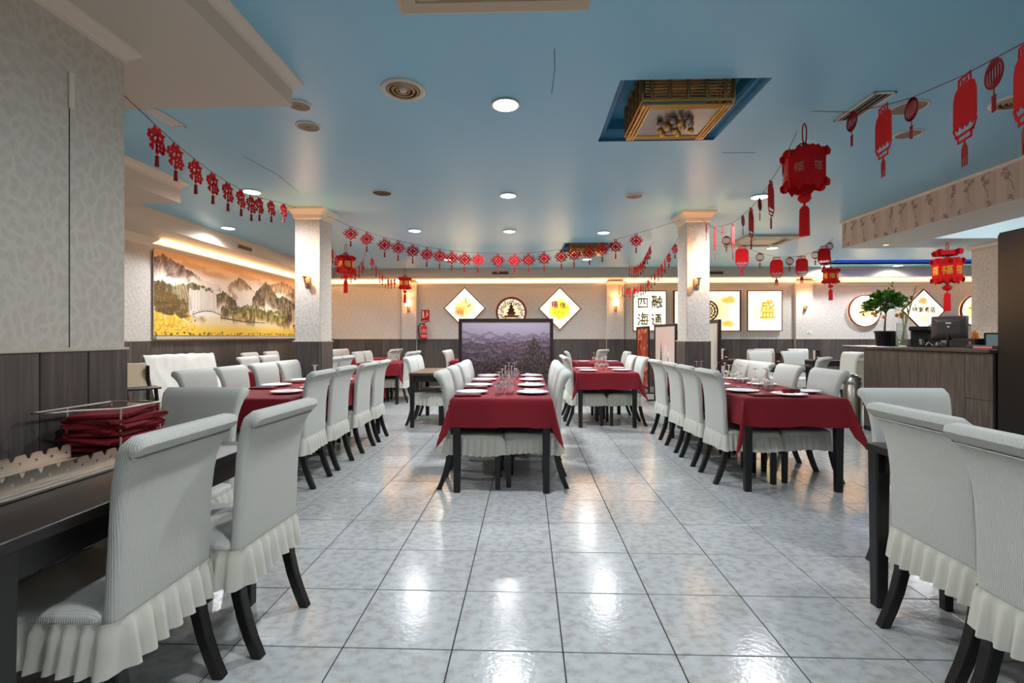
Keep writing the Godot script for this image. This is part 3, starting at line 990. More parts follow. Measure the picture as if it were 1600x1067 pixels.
# ---------------------------------------------------------------- wall lamps
func build_wall_lights() -> void:
	for s in [[-2.815, -6.04, "warm wall lamp with a white shade on the left column"], [2.225, -6.36, "warm wall lamp with a white shade on the right column"], [-3.03, -12.09, "warm wall lamp on the back pilaster near the fire extinguisher"], [2.218, -12.09, "warm wall lamp on the pilaster left of the calligraphy box"], [6.89, -12.09, "warm wall lamp on the rightmost back pilaster"]]:
		var near: bool = s[1] > -8.0
		var t := thing("wall_lamp", s[2], "wall lamp", Vector3(s[0], 2.02, s[1]), 0.0, "wall lamps")
		var st := S()
		box(st, Vector3(0, -0.055, 0.012), Vector3(0.075, 0.13, 0.022), 0.006)
		obj("back_plate", st, M.bronze, t)
		st = S()
		tube(st, [Vector3(0, -0.075, 0.02), Vector3(0, -0.08, 0.07), Vector3(0, -0.055, 0.10), Vector3(0, 0.0, 0.105)], 0.012, 8)
		obj("arm", st, M.bronze, t)
		st = S()
		lathe(st, [Vector2(0.02, -0.01), Vector2(0.036, 0.0), Vector2(0.036, 0.012), Vector2(0.02, 0.016)], 14, Vector3(0, 0, 0.105))
		obj("shade_holder", st, M.bronze, t)
		st = S()
		lathe(st, [Vector2(0.066, 0.015), Vector2(0.073, 0.195), Vector2(0.068, 0.197), Vector2(0.062, 0.017)], 22, Vector3(0, 0, 0.105), false, false)
		obj("lamp_shade", st, M.shade, t)
		omni("wall_lamp_light", Vector3(s[0], 2.13, s[1] + 0.107), 0.03, Color(1.0, 0.64, 0.34), POWER_SCONCE)
		for e in [[1.0, 0.34], [-1.0, 0.10]]:
			var l := SpotLight3D.new()
			l.name = "wall_lamp_beam"
			l.position = Vector3(s[0], 2.13 + e[0] * 0.03, s[1] + 0.107)
			l.rotation.x = PI / 2 * e[0]
			l.spot_angle = 66.0
			l.spot_angle_attenuation = 0.8
			l.spot_range = 30.0
			l.spot_attenuation = 2.0
			l.light_size = 0.05
			l.light_color = Color(1.0, 0.70, 0.42)
			l.light_energy = e[1]
			l.shadow_enabled = true
			add_child(l, true)

# ---------------------------------------------------------------- pictures, light boxes and the mural
func glyph(which: String) -> Array:
	# brush strokes of a character in a unit box, y down; points as pairs of hundredths
	var g := {
		"four": "10 20 10 85|10 20 90 20 90 85|10 82 90 82|38 20 35 50 22 62|60 20 60 55 78 55",
		"sea": "8 15 20 25|3 40 16 50|5 90 20 60|45 5 33 28|40 17 95 17|42 32 36 88|42 32 86 32 82 95|28 60 98 60|36 86 86 86|58 40 64 50|56 67 63 77",
		"melt": "5 8 50 8|15 18 15 35 42 35 42 18 15 18|8 45 8 95|8 45 50 45 50 95|20 52 24 62|40 52 35 62|17 70 42 70|29 70 29 92|60 25 60 55 92 55 92 25 60 25|76 8 76 85|58 88 95 82|85 70 97 92",
		"through": "10 12 18 24|4 42 20 42 10 78|10 78 30 88 97 90|40 12 85 12 66 24|55 20 72 28|42 34 42 80|42 34 84 34 84 80|42 48 84 48|42 62 84 62|63 34 63 80",
		"fortune": "20 5 26 14|5 24 36 24 6 58|20 45 20 97|24 50 36 62|45 10 97 10|54 20 54 40 88 40 88 20 54 20|48 52 48 95 94 95 94 52 48 52|48 73 94 73|71 52 71 95",
		"trust": "25 5 5 40|18 28 18 95|60 5 65 13|38 20 95 20|48 36 86 36|48 50 86 50|47 65 47 92 88 92 88 65 47 65",
		"glad": "40 5 12 14|12 14 10 55 3 90|12 40 46 40|30 40 30 92|62 5 52 35|58 25 95 25 88 40|72 35 50 90|72 50 95 92",
		"home": "50 2 53 10|12 25 12 16 90 16 85 27|25 33 78 33|50 33 20 55|38 45 56 65 54 92 42 90|48 58 15 78|52 70 15 95|80 42 60 56|60 55 95 90",
		"old": "25 20 72 20|48 4 48 40|10 40 92 40|82 10 10 75|75 55 42 66|40 52 40 90 85 90 87 78",
		"shop": "50 2 55 10|15 16 92 16|15 16 12 60 3 95|52 24 52 55|52 38 82 38|32 58 32 92 82 92 82 58 32 58",
		"thrive": "20 16 82 16|20 16 17 45 8 62|22 32 42 32 40 52 32 50|50 4 62 42 88 58|85 28 50 56|68 5 75 10|20 66 20 92|20 66 80 66 80 92|40 66 40 92|60 66 60 92|5 93 96 93",
	}
	var out := []
	for s in g[which].split("|"):
		var n: PackedStringArray = s.split(" ")
		var pts := []
		for k in range(0, n.size(), 2): pts.append(Vector2(float(n[k]), float(n[k + 1])) / 100.0)
		out.append(pts)
	return out

func write_glyph(im: Image, which: String, at: Vector2, size: float, w: float, c: Color) -> void:
	for s in glyph(which):
		var pts := []
		for p in s: pts.append(at + p * size)
		stroke(im, pts, w, c, w * 0.6)

func wash(im: Image, at: Vector2, r: Vector2, c: Color, amount: float, n: FastNoiseLite) -> void:
	# a soft-edged patch of ink or paint
	for y in range(maxi(0, int(at.y - r.y)), mini(im.get_height(), int(at.y + r.y))):
		for x in range(maxi(0, int(at.x - r.x)), mini(im.get_width(), int(at.x + r.x))):
			var d := Vector2((x - at.x) / r.x, (y - at.y) / r.y).length() + 0.35 * n.get_noise_2d(x, y)
			if d < 1.0: im.set_pixel(x, y, im.get_pixel(x, y).lerp(c, amount * smoothstep(1.0, 0.4, d)))

func soft_noise(seed_: int, freq: float) -> FastNoiseLite:
	var n := FastNoiseLite.new()
	n.seed = seed_
	n.frequency = freq
	n.fractal_octaves = 4
	return n

func ridge(im: Image, x0: int, x1: int, line: Callable, depth: float, top: Color, bottom: Color, n: FastNoiseLite, rough: float, fade := true) -> void:
	for x in range(maxi(0, x0), mini(im.get_width(), x1)):
		var y0: float = line.call(x)
		for y in range(maxi(0, int(y0)), mini(im.get_height(), int(y0 + depth))):
			var t := (y - y0) / depth
			var k := n.get_noise_2d(x * 1.6, y) * rough + n.get_noise_2d(x * 5.0 + y * 2.0, y * 1.5) * rough * 0.7
			var c := top.lerp(bottom, clampf(t, 0, 1))
			c = c.lightened(k) if k > 0.0 else c.darkened(-k)
			im.set_pixel(x, y, im.get_pixel(x, y).lerp(c, smoothstep(1.0, 0.55, t) if fade else 1.0))

func peak(c: float, w: float, h: float, base: float, n: FastNoiseLite) -> Callable:
	return func(x): return base - h * pow(maxf(0.0, 1.0 - absf(x - c) / w), 0.8) + n.get_noise_1d(x * 3.0) * 9.0 + n.get_noise_1d(x * 11.0) * 4.0

func mural_image() -> Image:
	var w := 1024
	var h := 280
	var im := canvas(w, h, Color.WHITE)
	var n := soft_noise(41, 0.02)
	for y in h:
		var v := float(y) / h
		var c := Color(0.80, 0.60, 0.42).lerp(Color(0.89, 0.78, 0.64), smoothstep(0.0, 0.12, v)).lerp(Color(0.93, 0.90, 0.86), smoothstep(0.1, 0.3, v)).lerp(Color(0.92, 0.85, 0.70), smoothstep(0.6, 0.76, v)).lerp(Color(0.94, 0.76, 0.24), smoothstep(0.80, 0.97, v))
		im.fill_rect(Rect2i(0, y, w, 1), c)
	for k in 9: wash(im, Vector2(60 + k * 118, 20 + (k % 3) * 16), Vector2(110, 14), Color(0.76, 0.54, 0.36), 0.45, n)
	# far peaks in the mist
	ridge(im, 0, 330, peak(40, 190, 66, 86, n), 74, Color(0.40, 0.32, 0.31), Color(0.83, 0.74, 0.66), n, 0.5)
	ridge(im, 50, 330, peak(140, 120, 40, 96, n), 56, Color(0.46, 0.36, 0.33), Color(0.87, 0.78, 0.68), n, 0.5)
	ridge(im, 370, 590, peak(455, 110, 62, 104, n), 60, Color(0.50, 0.40, 0.31), Color(0.86, 0.78, 0.66), n, 0.45)
	ridge(im, 400, 560, peak(500, 90, 36, 108, n), 44, Color(0.56, 0.46, 0.36), Color(0.86, 0.78, 0.66), n, 0.45)
	ridge(im, 680, 1024, peak(800, 200, 52, 74, n), 70, Color(0.62, 0.47, 0.32), Color(0.89, 0.78, 0.60), n, 0.5)
	ridge(im, 820, 1024, peak(960, 150, 46, 90, n), 90, Color(0.50, 0.38, 0.27), Color(0.83, 0.70, 0.52), n, 0.5)
	# left cliffs above and beside the falls
	for q in [[260, 92, 190, 30], [560, 108, 220, 34], [760, 100, 160, 24], [330, 128, 120, 26], [80, 100, 120, 18]]: wash(im, Vector2(q[0], q[1]), Vector2(q[2], q[3]), Color(0.96, 0.92, 0.86), 0.92, n)
	ridge(im, 0, 240, peak(20, 230, 54, 158, n), 96, Color(0.38, 0.33, 0.22), Color(0.68, 0.56, 0.38), n, 0.42)
	ridge(im, 70, 320, peak(180, 130, 32, 128, n), 60, Color(0.40, 0.39, 0.24), Color(0.60, 0.50, 0.34), n, 0.42)
	ridge(im, 300, 430, peak(345, 90, 40, 150, n), 60, Color(0.30, 0.27, 0.17), Color(0.66, 0.55, 0.38), n, 0.6)
	# waterfall: pale threads between dark ledges
	for k in 84:
		var u := k / 83.0
		var x := 160 + u * 138
		var lip := 112 + 9.0 * sin(u * 9.0) + 6.0 * absf(u - 0.5) + n.get_noise_1d(k * 30.0) * 5.0
		var c := Color(0.95, 0.93, 0.89).lerp(Color(0.74, 0.68, 0.61), clampf(0.5 + 1.3 * n.get_noise_1d(k * 22.0 + 90.0), 0.0, 1.0) * 0.8)
		stroke(im, [Vector2(x, lip), Vector2(x + (u - 0.4) * 5, lip + 14), Vector2(x + (u - 0.4) * 10, 204)], 1.5, c, 1.2)
	for q in [[188, 106, 13], [226, 104, 16], [262, 108, 14], [206, 112, 8], [246, 113, 9]]: wash(im, Vector2(q[0], q[1]), Vector2(q[2], 8), Color(0.30, 0.26, 0.18), 0.9, n)
	wash(im, Vector2(240, 200), Vector2(110, 20), Color(0.95, 0.92, 0.86), 0.95, n)
	for k in 16: stroke(im, [Vector2(92 + k * 3.4, 104 + (k % 4) * 3), Vector2(98 + k * 4.2, 150), Vector2(100 + k * 4.4, 190)], 1.2, Color(0.80, 0.73, 0.60) if k % 3 else Color(0.52, 0.43, 0.30), 1.0)
	# big dark mountain on the right and its foothill
	ridge(im, 560, 860, peak(650, 150, 112, 150, n), 112, Color(0.31, 0.27, 0.17), Color(0.56, 0.46, 0.31), n, 0.5)
	ridge(im, 540, 640, peak(585, 70, 40, 136, n), 60, Color(0.25, 0.21, 0.14), Color(0.56, 0.45, 0.30), n, 0.6)
	ridge(im, 720, 950, peak(800, 150, 50, 140, n), 90, Color(0.28, 0.26, 0.17), Color(0.60, 0.48, 0.31), n, 0.7)
	wash(im, Vector2(640, 172), Vector2(220, 26), Color(0.95, 0.89, 0.78), 0.9, n)
	# right falls
	ridge(im, 840, 1024, peak(960, 130, 60, 170, n), 90, Color(0.27, 0.21, 0.15), Color(0.50, 0.38, 0.24), n, 0.7)
	for k in 22: stroke(im, [Vector2(880 + k * 4.6, 146 + (k % 5) * 4), Vector2(882 + k * 4.6, 214)], 1.6, Color(0.92, 0.85, 0.70) if k % 4 else Color(0.45, 0.34, 0.22), 1.0)
	# green headland
	ridge(im, 330, 560, peak(400, 110, 34, 186, n), 62, Color(0.36, 0.30, 0.17), Color(0.66, 0.53, 0.28), n, 0.7)
	ridge(im, 400, 820, peak(560, 240, 34, 196, n), 56, Color(0.42, 0.42, 0.16), Color(0.78, 0.58, 0.24), n, 0.7)
	var r := RandomNumberGenerator.new()
	r.seed = 9
	for k in 150:
		var p := Vector2(r.randf_range(370, 800), 0)
		p.y = 180 + n.get_noise_1d(p.x) * 20.0 - 16.0 * exp(-pow((p.x - 560) / 160.0, 2)) + r.randf_range(-6, 12)
		dot(im, p, r.randf_range(2.5, 6.5), Color(0.26, 0.25, 0.10).lerp(Color(0.62, 0.60, 0.22), r.randf()))
	# near trees on the left, over golden rocks
	for k in 7:
		var base := Vector2(10 + k * 22, 208 + (k % 3) * 8)
		stroke(im, [base, base + Vector2(r.randf_range(-6, 10), -30), base + Vector2(r.randf_range(-10, 16), -62 + k * 4)], 2.2, Color(0.28, 0.19, 0.10), 1.0)
	for k in 210:
		var p := Vector2(absf(r.randfn(0, 66)), 148 + r.randf_range(-12, 52))
		dot(im, p + Vector2(0, p.x * 0.16), r.randf_range(2, 7), Color(0.30, 0.24, 0.12).lerp(Color(0.52, 0.42, 0.24), r.randf()))
	for k in 60:
		var p := Vector2(absf(r.randfn(0, 90)), 222 + r.randf_range(-8, 36))
		var rr := r.randf_range(6, 15)
		dot(im, p, rr, Color(0.84, 0.63, 0.20))
		dot(im, p - Vector2(1, 2), rr * 0.82, Color(0.95, 0.75, 0.25).lerp(Color(0.99, 0.84, 0.40), r.randf()))
	# dark pines standing in front of the rocks
	for c in [[26, 132, 44], [74, 158, 40], [14, 168, 40], [98, 182, 42], [46, 196, 48], [118, 204, 34]]:
		for k in 3: wash(im, Vector2(c[0] + r.randf_range(-10, 10), c[1] + (k - 1) * 9), Vector2(c[2], 11), Color(0.30, 0.22, 0.12).lerp(Color(0.42, 0.34, 0.16), r.randf()), 0.95, n)
		for k in 16: dot(im, Vector2(c[0] + r.randf_range(-1, 1) * c[2] * 0.8, c[1] + r.randf_range(-12, 10)), r.randf_range(1.5, 3.5), Color(0.42, 0.33, 0.16).lerp(Color(0.58, 0.48, 0.26), r.randf()))
	# bridge, shore line, red-leaved bush
	var arch := []
	for k in 12: arch.append(Vector2(176 + k * 15, 206 - 16 * sin(PI * k / 11.0)))
	stroke(im, arch, 1.4, Color(0.22, 0.17, 0.12))
	for k in 12: stroke(im, [arch[k], arch[k] - Vector2(0, 9)], 0.8, Color(0.22, 0.17, 0.12))
	for k in 70: dot(im, Vector2(r.randf_range(900, 1020), r.randf_range(222, 262)), r.randf_range(2, 7), Color(0.38, 0.24, 0.10).lerp(Color(0.80, 0.52, 0.14), r.randf()))
	for k in 110: dot(im, Vector2(r.randf_range(0, 1024), 274 + r.randf_range(-4, 4)), r.randf_range(2, 5), Color(0.28, 0.25, 0.10).lerp(Color(0.60, 0.50, 0.14), r.randf()))
	stroke(im, [Vector2(330, 212), Vector2(470, 222), Vector2(640, 224)], 3.0, Color(0.36, 0.32, 0.15), 1.5)
	return im

func light_panel(im: Image, energy: float, metres := 1.0) -> StandardMaterial3D:
	var tex := ImageTexture.create_from_image(im)
	var m := mat(Color.WHITE, 0.6)
	m.albedo_texture = tex
	m.emission_enabled = true
	m.emission = Color.BLACK
	m.emission_texture = tex
	m.emission_energy_multiplier = energy
	return m

func poly_face(poly: PackedVector2Array, size: Vector2) -> ArrayMesh:
	var st := S()
	var idx := Geometry2D.triangulate_polygon(poly)
	for k in range(0, idx.size(), 3):
		var q := [poly[idx[k]], poly[idx[k + 1]], poly[idx[k + 2]]]
		if (q[1] - q[0]).cross(q[2] - q[0]) > 0.0: q.reverse()
		for p in q:
			st.set_normal(Vector3.BACK)
			st.set_uv(Vector2(p.x / size.x + 0.5, 0.5 - p.y / size.y))
			st.add_vertex(Vector3(p.x, p.y, 0))
	return st.commit()

func outline(shape: String, w: float, h: float) -> PackedVector2Array:
	if shape == "diamond": return PackedVector2Array([Vector2(0, h / 2), Vector2(w / 2, 0), Vector2(0, -h / 2), Vector2(-w / 2, 0)])
	if shape == "round":
		var out := PackedVector2Array()
		for k in 48: out.append(Vector2(cos(TAU * k / 48) * w / 2, sin(TAU * k / 48) * h / 2))
		return out
	return PackedVector2Array([Vector2(-w / 2, h / 2), Vector2(w / 2, h / 2), Vector2(w / 2, -h / 2), Vector2(-w / 2, -h / 2)])

func border(st: SurfaceTool, poly: PackedVector2Array, scale_in: float, d0: float, d1: float) -> void:
	# a frame round a convex outline
	for k in poly.size():
		var a := poly[k]
		var b := poly[(k + 1) % poly.size()]
		var c := Vector3((a.x + b.x) * 0.5 * (1 + scale_in) / 2, (a.y + b.y) * 0.5 * (1 + scale_in) / 2, (d0 + d1) / 2)
		var q := []
		for p in [a, b, b * scale_in, a * scale_in]:
			for z in [d0, d1]: q.append(Vector3(p.x, p.y, z))
		for f in [[0, 2, 4, 6], [1, 3, 5, 7], [0, 2, 3, 1], [4, 6, 7, 5]]:
			face(st, [q[f[0]], q[f[1]], q[f[2]], q[f[3]]], c)

func light_box(called: String, label: String, at: Vector3, shape: String, w: float, h: float, im: Image, frame: Material, energy := 0.95) -> Node3D:
	var t := thing(called, label, "light box", at, 0.0, "")
	var poly := outline(shape, w, h)
	var st := S()
	border(st, poly, 0.94 if shape != "square" else 0.955, 0.03, 0.082)
	obj("frame", st, frame, t)
	inst("lit_panel", poly_face(outline(shape, w * 0.96, h * 0.96), Vector2(w, h)), light_panel(im, energy), t, Vector3(0, 0, 0.07))
	st = S()
	border(st, outline(shape, w * 0.97, h * 0.97), 0.93, 0.004, 0.028)
	obj("halo_light_strip", st, M.warm_strip, t)
	area_light("light_box_glow", at + Vector3(0, 0, 0.1), Vector2(w, h) * (0.6 if shape != "square" else 0.9), Vector3.BACK, Color(1.0, 0.86, 0.66), 0.22)
	return t

func lit_paper(n: int, edge: Color, mid: Color, k := 0.8, ny := 0) -> Image:
	var m := ny if ny else n
	var im := Image.create(n, m, false, Image.FORMAT_RGB8)
	for y in m:
		for x in n:
			var d := Vector2((x + 0.5) / n - 0.5, (y + 0.5) / m - 0.5).length() * 2.0
			im.set_pixel(x, y, mid.lerp(edge, smoothstep(k * 0.45, k, d)))
	return im

func build_pictures() -> void:
	var n := soft_noise(61, 0.03)
	var white := Color(1.0, 0.965, 0.87)
	# the mural and its ledge
	var t := thing("mural", "long landscape mural of misty mountains, waterfalls and golden shore on the left wall", "mural", Vector3(LEFT + 0.027, 1.94, -9.22), PI / 2)
	var mm := mat(Color.WHITE, 0.6)
	mm.albedo_texture = ImageTexture.create_from_image(mural_image())
	var st := S()
	box(st, Vector3(0, 0, 0.006), Vector3(4.76, 1.31, 0.012), 0)
	obj("backing", st, M.plaster, t)
	inst("print", picture_face(4.76, 1.31), mm, t, Vector3(0, 0, 0.0135))
	st = S()
	box(st, Vector3(0, -0.695, 0.03), Vector3(4.78, 0.05, 0.06), 0.006)
	obj("ledge", st, M.rail, t)
	# 1: diamond with an orange flower
	var im := lit_paper(256, white, Color(0.99, 0.91, 0.70), 0.62)
	wash(im, Vector2(104, 140), Vector2(46, 46), Color(0.94, 0.48, 0.22), 0.9, n)
	wash(im, Vector2(128, 120), Vector2(70, 62), Color(0.98, 0.82, 0.45), 0.6, n)
	for q in [[100, 132, 86, 168], [112, 138, 118, 176], [92, 150, 74, 150], [104, 146, 104, 180]]: stroke(im, [Vector2(q[0], q[1]), Vector2(q[2], q[3])], 3.0, Color(0.85, 0.33, 0.15), 1.0)
	for q in [[132, 66, 134, 92], [134, 86, 146, 106], [150, 116, 168, 96], [160, 104, 152, 122], [142, 114, 150, 118]]: stroke(im, [Vector2(q[0], q[1]), Vector2(q[2], q[3])], 2.0, Color(0.16, 0.13, 0.10), 1.0)
	light_box("light_box", "diamond light box with an orange flower, above the left corner of the landscape screen", Vector3(-1.6, 1.99, BACK), "diamond", 1.075, 1.085, im, M.frame_brown)
	# 2: carved round panel
	carved_round(Vector3(-0.41, 1.885, BACK))
	# 3: diamond with yellow wash and two characters
	im = lit_paper(256, white, Color(0.99, 0.92, 0.62), 0.62)
	wash(im, Vector2(128, 134), Vector2(76, 76), Color(0.98, 0.80, 0.12), 0.95, n)
	dot(im, Vector2(98, 102), 22, Color(0.90, 0.70, 0.62))
	write_glyph(im, "fortune", Vector2(78, 84), 38, 2.6, Color(0.42, 0.12, 0.14))
	write_glyph(im, "trust", Vector2(130, 92), 34, 2.4, Color(0.20, 0.16, 0.08))
	for q in [[96, 150, 108, 160], [140, 156, 158, 148], [118, 176, 126, 190], [100, 170, 92, 178], [168, 120, 182, 130], [120, 150, 128, 140]]: stroke(im, [Vector2(q[0], q[1]), Vector2(q[2], q[3])], 2.2, Color(0.62, 0.45, 0.08), 1.0)
	light_box("light_box", "diamond light box with a yellow wash and two characters, right of the landscape screen", Vector3(0.822, 1.975, BACK), "diamond", 1.09, 1.10, im, M.frame_brown)
	# 4: four large characters
	im = lit_paper(256, white, Color(0.99, 0.97, 0.90), 1.0)
	for q in [["four", 34, 34], ["sea", 38, 138], ["melt", 142, 30], ["through", 142, 142]]: write_glyph(im, q[0], Vector2(q[1], q[2]), 84, 5.0, Color(0.25, 0.23, 0.10))
	light_box("light_box", "square light box with four large dark brush characters", Vector3(3.082, 1.913, BACK), "square", 0.84, 1.025, im, M.frame_brown)
	# 5: wide box with a carved disc
	im = lit_paper(320, white, Color(0.96, 0.88, 0.68), 0.95, 200)
	for q in [[60, 50], [262, 44], [58, 160], [258, 162]]: wash(im, Vector2(q[0], q[1]), Vector2(44, 24), Color(0.90, 0.62, 0.18), 0.8, n)
	for k in 16: stroke(im, [Vector2(182 + k * 5, 62), Vector2(182 + k * 5, 140)], 0.7, Color(0.82, 0.72, 0.50))
	t = light_box("light_box", "wide light box with golden corner landscapes and a carved disc, behind the right column", Vector3(4.513, 1.911, BACK), "square", 1.68, 1.025, im, M.frame_brown)
	st = S()
	for r in [0.27, 0.2, 0.12]:
		var rp := outline("round", r * 2, r * 2)
		border(st, rp, 0.86, 0.083, 0.1)
	for k in 14:
		var a := TAU * k / 14
		strip(st, [Vector2(cos(a), sin(a)) * 0.05, Vector2(cos(a + 0.35), sin(a + 0.35)) * 0.25], 0.016, 0.084, 0.098)
	obj("carved_disc", st, M.frame_brown, t)
	# 6: gold calligraphy
	im = lit_paper(256, white, Color(0.99, 0.94, 0.78), 0.95)
	wash(im, Vector2(146, 134), Vector2(72, 84), Color(0.96, 0.80, 0.30), 0.55, n)
	write_glyph(im, "thrive", Vector2(92, 60), 118, 6.5, Color(0.80, 0.56, 0.10))
	for k in 2:
		for j in 9: stroke(im, [Vector2(54 + k * 18, 76 + j * 13), Vector2(60 + k * 18, 80 + j * 13)], 2.0, Color(0.60, 0.46, 0.14), 1.0)
	light_box("light_box", "square light box with golden calligraphy, left of the rightmost pilaster", Vector3(5.938, 1.913, BACK), "square", 0.865, 1.025, im, M.frame_brown)
	# 7: round box with a faint flower
	im = lit_paper(256, white, Color(0.98, 0.90, 0.70), 0.9)
	for q in [[110, 110], [146, 100], [128, 140], [104, 160], [156, 152]]: wash(im, Vector2(q[0], q[1]), Vector2(34, 30), Color(0.86, 0.62, 0.34), 0.6, n)
	for q in [[90, 190, 120, 130], [120, 130, 150, 84], [120, 130, 92, 96], [140, 170, 124, 132]]: stroke(im, [Vector2(q[0], q[1]), Vector2(q[2], q[3])], 2.2, Color(0.62, 0.52, 0.28), 1.0)
	light_box("light_box", "round light box with a faint flower, left of the small citrus tree", Vector3(8.388, 1.905, BACK), "round", 0.79, 0.80, im, M.frame_red)
	# 8: house name
	im = lit_paper(256, white, Color(0.99, 0.92, 0.76), 0.6)
	wash(im, Vector2(120, 70), Vector2(34, 26), Color(0.80, 0.52, 0.26), 0.85, n)
	wash(im, Vector2(128, 182), Vector2(50, 24), Color(0.86, 0.78, 0.50), 0.6, n)
	var kk := 0
	for q in ["glad", "home", "old", "shop"]:
		write_glyph(im, q, Vector2(62 + kk * 35, 108), 31, 2.5, Color(0.10, 0.08, 0.06))
		kk += 1
	for k in 16: stroke(im, [Vector2(76 + k * 7, 152), Vector2(79 + k * 7, 152 + (k * 5) % 7)], 1.0, Color(0.40, 0.34, 0.24))
	light_box("light_box", "diamond light box with a row of four black characters behind the citrus tree", Vector3(9.81, 1.915, BACK), "diamond", 1.06, 1.075, im, M.frame_brown)
	# 9: round box by the bar pillar
	im = lit_paper(256, white, Color(0.98, 0.90, 0.62), 0.9)
	wash(im, Vector2(100, 120), Vector2(50, 40), Color(0.86, 0.78, 0.30), 0.6, n)
	for q in [[60, 104, 140, 92], [76, 80, 120, 76], [66, 170, 130, 176], [60, 104, 100, 112]]: stroke(im, [Vector2(q[0], q[1]), Vector2(q[2], q[3])], 2.6, Color(0.36, 0.40, 0.14), 1.0)
	light_box("light_box", "round light box with thin green brush lines beside the bar pillar", Vector3(11.1, 1.90, BACK), "round", 0.79, 0.80, im, M.frame_red)
	# thin light strips set into the wallpaper
	for q in [[-1.28, 2.30, 1.06], [1.33, 2.10, 1.0]]:
		pass
	# fire sign and extinguisher
	t = thing("fire_sign", "red fire-extinguisher sign with white pictograms above the extinguisher", "sign", Vector3(-2.627, 1.80, BACK))
	st = S()
	box(st, Vector3(0, 0, 0.004), Vector3(0.215, 0.31, 0.006), 0.001)
	obj("board", st, M.fire_red, t)
	st = S()
	for p in [[-0.055, 0.05, 0.05, 0.13], [-0.075, 0.12, 0.03, 0.02], [0.04, 0.075, 0.02, 0.1], [0.062, 0.04, 0.03, 0.05], [0.03, -0.01, 0.03, 0.04], [-0.05, -0.04, 0.07, 0.03]]: box(st, Vector3(p[0], p[1], 0.0085), Vector3(p[2], p[3], 0.003), 0)
	obj("pictogram", st, M.white_gloss, t.get_child(0))
	var tm := TextMesh.new()
	tm.text = "EXTINTOR"
	tm.font_size = 16
	tm.pixel_size = 0.0021
	tm.depth = 0.002
	inst("lettering", tm, M.white_gloss, t.get_child(0), Vector3(0, -0.128, 0.0085))
	t = thing("fire_extinguisher", "red fire extinguisher with a black hose on the back wall", "fire extinguisher", Vector3(-2.64, 1.19, BACK + 0.1))
	st = S()
	lathe(st, [Vector2(0.07, 0.0), Vector2(0.08, 0.02), Vector2(0.08, 0.29), Vector2(0.072, 0.33), Vector2(0.035, 0.365), Vector2(0.026, 0.39)], 22)
	obj("cylinder", st, M.fire_red, t)
	st = S()
	lathe(st, [Vector2(0.0812, 0.17), Vector2(0.0812, 0.27)], 22, Vector3.ZERO, false, false)
	lathe(st, [Vector2(0.0812, 0.05), Vector2(0.0812, 0.13)], 22, Vector3.ZERO, false, false)
	obj("paper_label", st, mat(Color(0.85, 0.45, 0.47), 0.5), t.get_child(0))
	st = S()
	box(st, Vector3(0, 0.40, 0), Vector3(0.045, 0.03, 0.05), 0.004)
	T = Transform3D(Basis(Vector3.BACK, 0.35), Vector3(0.03, 0.43, 0))
	box(st, Vector3.ZERO, Vector3(0.12, 0.012, 0.025), 0.002)
	T = Transform3D()
	obj("valve_handle", st, M.black, t)
	st = S()
	tube(st, [Vector3(-0.02, 0.40, 0.0), Vector3(-0.08, 0.41, 0.02), Vector3(-0.13, 0.34, 0.03), Vector3(-0.135, 0.2, 0.03), Vector3(-0.11, 0.08, 0.04), Vector3(-0.085, 0.04, 0.045)], 0.013, 8, 0.018)
	obj("hose", st, M.black, t)

